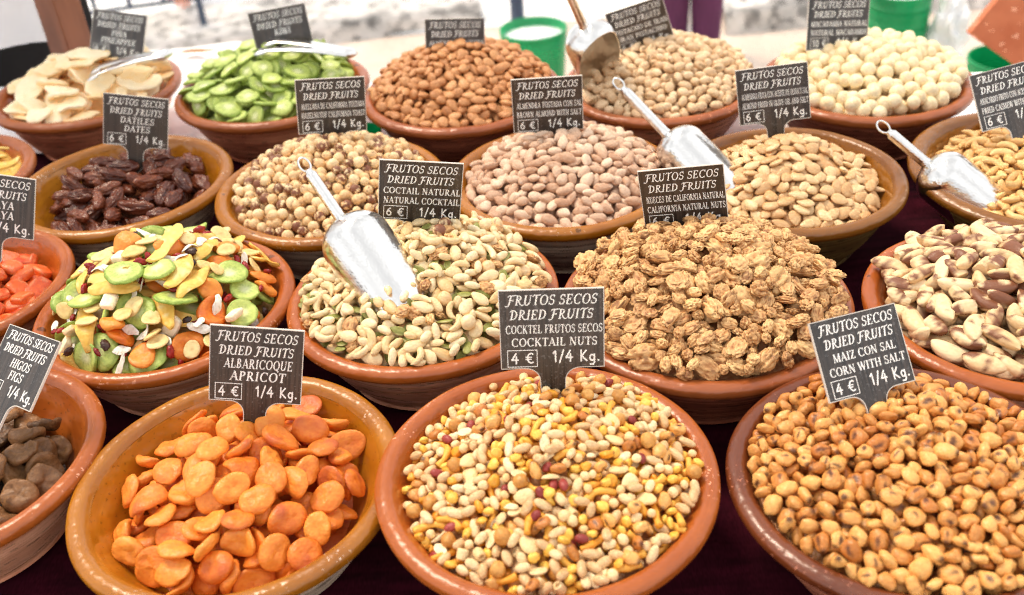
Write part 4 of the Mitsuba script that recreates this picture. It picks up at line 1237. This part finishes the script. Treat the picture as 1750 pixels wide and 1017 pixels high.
def scoop(P0, P1, up, r, handle, label, hang=True):
    """a steel scoop from the end of its handle P0 to its mouth P1; 'up' is the direction its rounded back faces"""
    L = np.linalg.norm(P1 - P0) - handle
    STATS.append(('scoop', round(L, 3)))
    th = .0011

    def solid(rad, x0, x1):
        a = manifold3d.Manifold.sphere(rad, 56).scale([.8, 1, 1]).translate([r, 0, 0])
        b = manifold3d.Manifold.cylinder(.001, rad, rad * 1.02, 56).rotate([0, 90, 0]).translate([x1, 0, 0])
        return manifold3d.Manifold.batch_hull([a, b])
    body = solid(r, 0, L) - solid(r - th, 0, L + .01)
    nrm = np.array([-.46, 0, -1.0])
    nrm /= np.linalg.norm(nrm)
    body = body.trim_by_plane(nrm.tolist(), float(nrm @ np.array([r * .75, 0, r * .62])))
    m = body.to_mesh()
    bm = trimesh.Trimesh(m.vert_properties[:, :3], m.tri_verts, process=False)
    s = np.linspace(0, 1, 24)
    hr = .0062 * np.clip(np.minimum(s * 14, 1), .55, 1) * np.where(s > .93, 1.12, 1) * np.where(s < .06, 1.1, 1)
    hm = tm(tube(np.column_stack([-handle + s * (handle + r * .28), 0 * s, 0 * s]), hr, 20))
    t = np.linspace(0, 2 * np.pi, 25)
    lm = tm(tube(np.column_stack([-handle - .0075 + .0085 * np.cos(t), .0055 * np.sin(t), 0 * t]), .0013, 8))
    x = (P1 - P0) / np.linalg.norm(P1 - P0)
    F = frame(x, -np.asarray(up, float))
    M = hom(F, P0 + x * handle)
    root = key_for('steel_scoop')
    for name, q in (('bowl', bm), ('handle', hm), ('hanging_loop', lm)):
        q.apply_transform(M)
        put(f'{root}__{name}', q, 'steel', smooth=38)
    tag(root, label, 'scoop', 'steel scoops in the bowls')


def on_ray(px, py, P, length):
    """the nearer point on the pixel's ray that lies length from P"""
    d = ray(px, py)
    d /= np.linalg.norm(d)
    o = EYE - P
    b, c = o @ d, o @ o - length ** 2
    disc = max(b * b - c, 0)
    return EYE + d * (-b - math.sqrt(disc))


def heap_hit(bowl, px, py):
    d = ray(px, py)
    t = .3 / d[1]
    for _ in range(4000):
        p = EYE + d * t
        if p[2] < heap_top(bowl, p[0], p[1]):
            break
        t += .001
    return p


h1 = heap_hit('natural', 684, 478) - [0, 0, .040]
scoop(at_z(527, 291, h1[2] + .108), h1, EYE - h1 + [0, .1, .3], 0.0365, .056, 'large steel scoop face down in the pale natural nut mix')
h2 = heap_hit('fried', 1246, 292) - [0, 0, .036]
scoop(at_z(1064, 150, h2[2] + .10), h2, EYE - h2 + [-.1, .1, .3], .0325, .075, 'steel scoop resting face down between salted and fried almonds')
h3 = heap_hit('cashew', 1700, 318) - [0, 0, .038]
scoop(at_z(1518, 224, h3[2] + .088), h3, EYE - h3 + [0, .1, .5], .0325, .05, 'steel scoop face down among the cashews at the right')
h4 = heap_hit('pist', 1042, 132) - [0, 0, .012]
scoop(on_ray(972, -14, h4, .165), h4, -(EYE - h4) + [-.2, 0, -.6], .035, .05, 'steel scoop standing upright with its hollow side showing in pistachios')


def tongs(A, B, spread, label):
    """from the hinged end A to the scalloped jaws at B"""
    x = (B - A) / np.linalg.norm(B - A)
    F = frame(x, [0, 0, 1])
    L = np.linalg.norm(B - A)
    root = key_for('serving_tongs')
    for sgn in (-1, 1):
        s = np.linspace(0, 1, 16)
        w = np.interp(s, [0, .1, .6, .85, 1], [.009, .012, .010, .007, .008])
        c = np.column_stack([s * L, sgn * (.004 + spread * s ** 1.3), .004 * np.sin(s * 3)])
        am = tm(tube(c, w, 14, .30))
        t = np.linspace(0, 2 * np.pi, 7)
        jaw = [tm(tube(np.column_stack([L + np.linspace(-.004, .014, 6), sgn * (.004 + spread) + np.linspace(0, q * .010, 6), np.linspace(0, -.004, 6)]), np.array([.003, .005, .006, .006, .005, .002]), 10, .5)) for q in (-1, 0, 1)]
        for name, m in (('arm', am), ('jaw', cat(*jaw))):
            m.apply_transform(hom(F, A))
            put(part_key(root, name), m, 'steel', smooth=40)
    cap = tm(tube(np.column_stack([np.linspace(-.012, .02, 9), np.zeros(9), np.zeros(9)]), np.array([.004, .008, .0105, .0115, .012, .012, .012, .0118, .0115]), 16, .62))
    cap.apply_transform(hom(F, A))
    put(root + '__hinge_cap', cap, 'steel', smooth=40)
    tag(root, label, 'tongs')


tongs(at_z(282, 92, RIM + .052), at_z(168, 120, RIM + .040), .010, 'steel serving tongs lying on the pineapple slices')
tongs(at_z(596, 90, RIM + .050), at_z(462, 78, RIM + .060), .014, 'steel serving tongs lying on the kiwi slices')

# ------------------------------------------------------------------ behind the stall


def dist(p):
    return (p - EYE) @ FWD


def bucket(p, D, H, label, filled=True, ribs=1, name='green_bucket', group=None):
    """p: middle of the rim"""
    r = D / 2
    prof = [(r * .80, -H), (r * .83, -H + .002), (r * .945, -.055), (r * .95, -.05)]
    for q in range(ribs):
        z = -.046 + q * .018
        prof += [(r * .955, z), (r * .985, z + .003), (r * .985, z + .009), (r * .955, z + .012)]
    prof += [(r * .96, -.014), (r * 1.0, -.012), (r * 1.01, -.006), (r * 1.0, 0), (r * .97, .001), (r * .955, -.004), (r * .95, -.05), (r * .82, -H + .01), (.001, -H + .01)]
    root = key_for(name)
    m = tm(lathe(np.array(prof), 64))
    m.vertices += p
    put(root + '__shell', m, 'green_plastic', smooth=35)
    base = tm(lathe(np.array([(.001, -H), (r * .80, -H)]), 64))
    base.vertices += p
    put(root + '__base', base, 'green_plastic')
    if filled:
        s = np.linspace(0, 1, 10)
        lid = tm(lathe(np.column_stack([np.clip(s * r * .95, .001, None), -.032 + .012 * (1 - s ** 2)]), 64))
        v = np.array(lid.vertices)
        v[:, 2] += (meshkit.fbm(v * 40, 2) - .5) * .012 * (np.hypot(v[:, 0], v[:, 1]) < r * .9)
        lid.vertices = v + p
        put(root + '__white_contents', lid, 'white_plastic', smooth=True)
        labels[root + '__white_contents'] = {'label': 'white contents filling the bucket'}
    tag(root, label, 'bucket', group)
    return root


p = at_z(911, 47, .26)
bucket(p, 116 / FOCAL * dist(p), .258, 'open green bucket full of white stuff on the pavement behind the almonds', ribs=2)
p = at_z(1540, -18, .30)
D = 106 / FOCAL * dist(p)
for q in range(4):
    bucket(p - [0, 0, .055 * (3 - q)], D * (1 + .003 * q), .135, ['lowest green tub of the stack behind the macadamia nuts', 'second lowest green tub of the stack behind the macadamia nuts',
           'third green tub from below in the stack behind the macadamia nuts', 'topmost green tub of the stack with white contents'][q], q == 3, 2, 'green_tub', 'stacked green tubs behind the macadamia nuts')
p = at_z(1722, 98, .24)
bucket(p, 128 / FOCAL * dist(p), .238, 'empty green bucket under the orange board at the right', False, 1)
p = W(-.283, 2.0, 0)
p[2] = TABLE + .062
bucket(p, .05, .06, 'small green plastic cup between the kiwi and almond bowls', False, 0, 'green_cup')

# the orange board leaning over the right bucket
A, B = at_y(1656, 58, 2.05), at_y(1790, 150, 2.02)
x = (B - A) / np.linalg.norm(B - A)
F = frame(x, -ray(1700, 40))
C0 = A + F[:, 0] * .2 + F[:, 1] * (.16 if F[2, 1] > 0 else -.16)
bd = rbox(.4, .32, .024, .003)
bd.apply_transform(hom(F, C0 - F[:, 2] * .012))
put('orange_board', bd, 'orange_board', smooth=30)
tag('orange_board', 'flaked orange brown board leaning at the right edge of the stall', 'board')


def crumpled(p, sx, sy, sz, seed, label, name):
    d, f = trimesh.creation.icosphere(subdivisions=4).vertices, trimesh.creation.icosphere(subdivisions=4).faces
    d = np.array(d)
    k = 1 + .5 * (np.abs(2 * meshkit.noise(d * 2.3 + seed) - 1) - .5) + .22 * (np.abs(2 * meshkit.noise(d * 6 + seed) - 1) - .5)
    v = d * k[:, None] * [sx, sy, sz] + p
    v[:, 2] = np.maximum(v[:, 2], .004)
    put(name, trimesh.Trimesh(v, f, process=False), 'white_plastic', smooth=40)
    tag(name, label, 'plastic bag')


p = at_z(1618, 62, .16)
crumpled(p, .062, .07, .17, 4, 'white crumpled plastic bag beside the stacked green tubs', 'plastic_bag')
p = at_z(1200, 62, .12) + [0, .16, .08]
crumpled(p, .105, .06, .34, 9, 'white plastic bag standing behind the purple trouser legs', 'plastic_bag_001')

# stall post, curtain and black cloth at the left
P0 = at_y(122, 78, 1.74)
post = rbox(.052, .052, 2.3, .003)
yaw = math.radians(-32)
post.apply_transform(hom(np.array([[math.cos(yaw), -math.sin(yaw), 0], [math.sin(yaw), math.cos(yaw), 0], [0, 0, 1]]), [P0[0], P0[1], 1.15]))
put('stall_post', post, 'stained_wood', smooth=30)
tag('stall_post', 'brown wooden stall post behind the pineapple bowl', 'post')
ha, hb = at_y(-60, 101, 1.82), at_y(118, 72, 1.82)


def curtain(z0f, z1, y, x0, x1, amp, seed):
    def fn(u, v):
        x = x0 + (x1 - x0) * u
        lo = z0f(u)
        z = lo + (z1 - lo) * v
        fold = meshkit.fbm(np.column_stack([x * 9, z * 1.6 + x * 2, 0 * x + seed]), 3) - .5
        return np.column_stack([x, y + fold * amp, z])
    return fn


put('white_curtain', sheet(80, 60, curtain(lambda u: ha[2] + (hb[2] - ha[2]) * u, 2.05, 1.82, ha[0] - .5, hb[0], .12, 3)), 'white_cloth', smooth=True)
tag('white_curtain', 'white cloth hanging beside the wooden post at the upper left', 'curtain')
put('black_cloth', sheet(60, 40, curtain(lambda u: 0 * u + .02, max(ha[2], hb[2]) + .12, 1.92, ha[0] - .6, hb[0] + .02, .05, 7)), 'black_cloth', smooth=True)
tag('black_cloth', 'black cloth hanging below the white curtain at the left', 'cloth')

# a second table with a white sheet behind the kiwi bowl
q0, q1 = at_z(140, 92, TABLE), at_z(436, 70, TABLE)
ux = (q1 - q0) / np.linalg.norm(q1 - q0)
uy = np.array([-ux[1], ux[0], 0])
Lb = np.linalg.norm(q1 - q0)
bt = rbox(Lb, .30, .025, .004)
Rb = np.column_stack([ux, uy, [0, 0, 1]])
mid_ = (q0 + q1) / 2 - uy * .165
bt.apply_transform(hom(Rb, mid_ + [0, 0, -.024]))
put('back_table__top', bt, 'stained_wood', smooth=30)
for sx in (-1, 1):
    for sy in (-1, 1):
        lg = rbox(.04, .04, TABLE - .04, .003)
        lg.apply_transform(hom(Rb, mid_ + ux * sx * (Lb / 2 - .04) + uy * sy * .12 + [0, 0, (TABLE - .04) / 2 - mid_[2]]))
        put(part_key('back_table', 'leg'), lg, 'stained_wood', smooth=30)
tag('back_table', 'narrow table under a white sheet behind the kiwi bowl', 'table')


def back_sheet(u, v):
    a, b = (u - .5) * (Lb + .03), (v - .5) * .34
    p = mid_ + np.outer(a, ux) + np.outer(b, uy)
    w = meshkit.fbm(np.column_stack([a * 8, b * 14, 0 * a + 5]), 3) - .5
    p[:, 2] = TABLE - .006 + np.clip(w * .03, -.004, .012)
    return p


put('white_sheet', sheet(90, 40, back_sheet), 'white_cloth', smooth=True)
tag('white_sheet', 'bright white sheet over the narrow table behind the kiwi bowl', 'tablecloth')
ca, cb = at_z(306, 90, TABLE + .012), at_z(372, 82, TABLE + .012)
tw = tm(tube(np.column_stack([np.linspace(ca[q], cb[q], 8) for q in range(3)]) + np.column_stack([np.zeros(8), .004 * np.sin(np.linspace(0, 6, 8)), np.zeros(8)]), np.array([.001, .004, .0055, .006, .0055, .0045, .003, .001]), 8, .5))
put('cardboard_strip', tw, 'cardboard', smooth=40)
tag('cardboard_strip', 'thin brown strip lying on the white sheet', 'strip')

# railing on the far side of the kerb
RA, RB = at_z(338, -4, .20), at_z(150, 22, .20)
rd_ = (RB - RA) / np.linalg.norm(RB - RA)


def bar(p, q, r=.010):
    s = np.linspace(0, 1, 4)[:, None]
    return tm(tube(p + (q - p) * s, r, 10))


root = 'metal_railing'
put(root + '__lower_rail', bar(RA - rd_ * .05, RB + rd_ * .6, .008), 'blue_steel', smooth=40)
put(root + '__top_rail', bar(RA - rd_ * .05 + [0, 0, .75], RB + rd_ * .6 + [0, 0, .75], .014), 'blue_steel', smooth=40)
sp = np.linalg.norm(at_z(218, 12.6, .2) - at_z(276, 4.5, .2))
for q in range(9):
    bp = RA + rd_ * (sp * q)
    if q in (0, 4, 8):
        put(part_key(root, 'post'), bar(bp * [1, 1, 0] + [0, 0, .0], bp + [0, 0, .77], .013), 'blue_steel', smooth=40)
    else:
        put(part_key(root, 'bar'), bar(bp, bp + [0, 0, .75], .009), 'blue_steel', smooth=40)
tag(root, 'dark blue metal railing beyond the kerb at the upper left', 'railing')
bp = at_z(885, 34, 0)
put('metal_post', bar(bp, bp + [0, 0, 1.1], 12 / FOCAL * dist(bp)), 'blue_steel', smooth=40)
tag('metal_post', 'dark blue metal post standing behind the full green bucket', 'post')


# ------------------------------------------------------------------ people
def bones(joints, links, edge, smooth=8):
    ms = []
    for a, b in links:
        (pa, ra), (pb, rb) = joints[a], joints[b]
        ms.append(manifold3d.Manifold.batch_hull([manifold3d.Manifold.sphere(ra, 20).translate(list(pa)), manifold3d.Manifold.sphere(rb, 20).translate(list(pb))]))
    m = manifold3d.Manifold.batch_boolean(ms, manifold3d.OpType.Add).refine_to_length(edge).to_mesh()
    t = trimesh.Trimesh(m.vert_properties[:, :3], m.tri_verts)
    trimesh.smoothing.filter_taubin(t, iterations=smooth)
    return t


def shoe(p, fwd):
    f = np.array([fwd[0], fwd[1], 0.0])
    f /= np.linalg.norm(f)
    j = {'h': (p + [0, 0, .045] - f * .05, .042), 'm': (p + [0, 0, .045] + f * .06, .042), 't': (p + [0, 0, .035] + f * .15, .033)}
    m = bones(j, [('h', 'm'), ('m', 't')], .015)
    m.vertices[:, 2] = np.maximum(m.vertices[:, 2], .004)
    return m


# standing person: only the lower legs reach into the picture
f1 = at_z(1206, 64, .20)
f0 = at_z(1150, 64, .20)
f1, f0 = f1 * [1, 1, 0], f0 * [1, 1, 0]
side = (f1 - f0)
side /= np.linalg.norm(side)
side[2] = 0
fw = np.array([side[1], -side[0], 0])
mid = (f0 + f1) / 2
J = {}
for n_, f in (('l', f0), ('r', f1)):
    hip = mid + (f - mid) * 1.25
    J[n_ + 'a'] = (f + [0, 0, .10], .040)
    J[n_ + 'c'] = (f + [0, 0, .32] - fw * .012, .052)
    J[n_ + 'k'] = (f * .8 + hip * [.2, .2, 0] + [0, 0, .48] + fw * .01, .056)
    J[n_ + 'h'] = (hip + [0, 0, .86], .085)
J['p'] = (mid + [0, 0, .95], .125)
tr = bones(J, [('la', 'lc'), ('lc', 'lk'), ('lk', 'lh'), ('ra', 'rc'), ('rc', 'rk'), ('rk', 'rh'), ('lh', 'p'), ('rh', 'p')], .02)
root = 'person'
put(root + '__trousers', tr, 'purple_cotton', smooth=True)
J2 = {'p': (mid + [0, 0, 1.0], .13), 'w': (mid + [0, 0, 1.12], .115), 'c': (mid + [0, 0, 1.32] + fw * .02, .13), 'n': (mid + [0, 0, 1.47], .055)}
for n_, s in (('l', -1), ('r', 1)):
    J2[n_ + 's'] = (mid + side * s * .17 + [0, 0, 1.40], .052)
    J2[n_ + 'e'] = (mid + side * s * .23 + [0, 0, 1.12] - fw * .02, .042)
    J2[n_ + 'w'] = (mid + side * s * .24 + [0, 0, .90] + fw * .06, .032)
put(root + '__shirt', bones(J2, [('p', 'w'), ('w', 'c'), ('c', 'n'), ('c', 'ls'), ('ls', 'le'), ('le', 'lw'), ('c', 'rs'), ('rs', 're'), ('re', 'rw')], .02), 'white_cloth', smooth=True)
hc = mid + [0, 0, 1.63] + fw * .02
J3 = {'n': (mid + [0, 0, 1.47], .048), 's': (hc, .088), 'j': (hc + [0, 0, -.07] + fw * .045, .05), 'q': (hc + fw * .10 + [0, 0, -.025], .012), 'q0': (hc + fw * .085 + [0, 0, .01], .012)}
put(root + '__head', bones(J3, [('n', 's'), ('s', 'j'), ('n', 'j'), ('q', 'q0')], .014), 'skin', smooth=True)
put(root + '__hair', bones({'a': (hc + [0, 0, .02] - fw * .015, .094), 'b': (hc - fw * .05 + [0, 0, -.06], .06)}, [('a', 'b')], .016), 'hair', smooth=True)


def hand(wrist, direction, palm_n, curl=.7):
    """palm, four bent fingers and a thumb leaving the side of the palm"""
    x = direction / np.linalg.norm(direction)
    F = frame(x, palm_n)
    y, z = F[:, 1], F[:, 2]
    j, ln = {'w': (wrist, .024)}, []
    for q, (o, l) in enumerate(((-.030, .034), (-.010, .040), (.010, .038), (.028, .030))):
        b = wrist + x * (.082 - .004 * abs(q - 1)) + y * o
        a1, a2 = curl, curl * 2.0
        m1 = b + (x * math.cos(a1) - z * math.sin(a1)) * l
        m2 = m1 + (x * math.cos(a2) - z * math.sin(a2)) * l * .75
        j[f'b{q}'], j[f'm{q}'], j[f't{q}'] = (b, .0105), (m1, .0088), (m2, .0078)
        ln += [('w', f'b{q}'), (f'b{q}', f'm{q}'), (f'm{q}', f't{q}')]
    for q in range(3):
        ln.append((f'b{q}', f'b{q + 1}'))
    tb_ = wrist + x * .025 - y * .028 - z * .004
    t1 = tb_ + x * .03 - y * .022 - z * .012
    t2 = t1 + x * .026 - y * .004 - z * .014
    j['x0'], j['x1'], j['x2'] = (tb_, .013), (t1, .0105), (t2, .0085)
    ln += [('w', 'x0'), ('x0', 'x1'), ('x1', 'x2')]
    return j, ln


for n_, s in (('l', -1), ('r', 1)):
    j, ln = hand(J2[n_ + 'w'][0], np.array([0, 0, -1.0]) + fw * .2, side * -s, .35)
    put(part_key(root, 'hand'), bones(j, ln, .004, 5), 'skin', smooth=True)
for f in (f0, f1):
    put(part_key(root, 'shoe'), shoe(f, fw), 'shoe_leather', smooth=True)
tag(root, 'person in narrow purple trousers standing behind the pistachio bowl', 'person')

# crouching person beyond the railing, one hand on the lower rail
hp = RA + rd_ * .05 + [0, 0, .012]
B0 = np.array([hp[0] - .12, hp[1] + .95, 0])
toward = hp * [1, 1, 0] - B0
toward /= np.linalg.norm(toward)
sd2 = np.array([toward[1], -toward[0], 0])
root = 'person_001'
J = {'p': (B0 - toward * .12 + [0, 0, .30], .13), 'w': (B0 - toward * .02 + [0, 0, .48], .12)}
JT = {}
for n_, s in (('l', -1), ('r', 1)):
    JT[n_ + 'h'] = (B0 - toward * .12 + sd2 * s * .09 + [0, 0, .28], .085)
    JT[n_ + 'k'] = (B0 + toward * .22 + sd2 * s * .14 + [0, 0, .44], .06)
    JT[n_ + 'a'] = (B0 + toward * .06 + sd2 * s * .12 + [0, 0, .09], .042)
JT['p'] = J['p']
put(root + '__trousers', bones(JT, [('p', 'lh'), ('p', 'rh'), ('lh', 'lk'), ('lk', 'la'), ('rh', 'rk'), ('rk', 'ra')], .02), 'blue_cotton', smooth=True)
sh = B0 + toward * .16 + [0, 0, .78]
el = (sh + hp) / 2 + sd2 * .12 + [0, 0, -.06] - toward * .03
wr_dir = hp - el
wr_dir /= np.linalg.norm(wr_dir)
wrist = hp - wr_dir * .09 + [0, 0, .02]
J.update({'c': (B0 + toward * .10 + [0, 0, .70], .13), 'n': (B0 + toward * .18 + [0, 0, .86], .055), 's': (sh + sd2 * .17, .055), 'e': (el, .043), 'v': (wrist - wr_dir * .08, .036),
          's2': (sh - sd2 * .17, .055), 'e2': (B0 + toward * .26 - sd2 * .22 + [0, 0, .56], .043), 'v2': (B0 + toward * .30 - sd2 * .12 + [0, 0, .50], .034)})
put(root + '__shirt', bones(J, [('p', 'w'), ('w', 'c'), ('c', 'n'), ('c', 's'), ('s', 'e'), ('e', 'v'), ('c', 's2'), ('s2', 'e2'), ('e2', 'v2')], .02), 'white_cloth', smooth=True)
j, ln = hand(wrist, wr_dir, np.array([0, 0, 1.0]), .75)
j['f'] = (wrist - wr_dir * .10, .029)
put(part_key(root, 'hand'), bones(j, ln + [('f', 'w')], .004, 5), 'skin', smooth=True)
j, ln = hand(J['v2'][0], sd2 + toward * .2, np.array([0, 0, 1.0]), .4)
put(part_key(root, 'hand'), bones(j, ln, .004, 5), 'skin', smooth=True)
hc = B0 + toward * .24 + [0, 0, 1.0]
J3 = {'n': (B0 + toward * .18 + [0, 0, .86], .048), 's': (hc, .088), 'j': (hc + [0, 0, -.07] + toward * .05, .05), 'q': (hc + toward * .10 + [0, 0, -.03], .012), 'q0': (hc + toward * .085 + [0, 0, .01], .012)}
put(root + '__head', bones(J3, [('n', 's'), ('s', 'j'), ('n', 'j'), ('q', 'q0')], .014), 'skin', smooth=True)
put(root + '__hair', bones({'a': (hc + [0, 0, .02] - toward * .015, .094), 'b': (hc - toward * .05 + [0, 0, -.05], .062)}, [('a', 'b')], .016), 'hair', smooth=True)
for s in (-1, 1):
    put(part_key(root, 'shoe'), shoe(B0 + toward * .06 + sd2 * s * .12, toward), 'shoe_leather', smooth=True)
tag(root, 'crouching person whose hand rests on the dark blue railing', 'person')
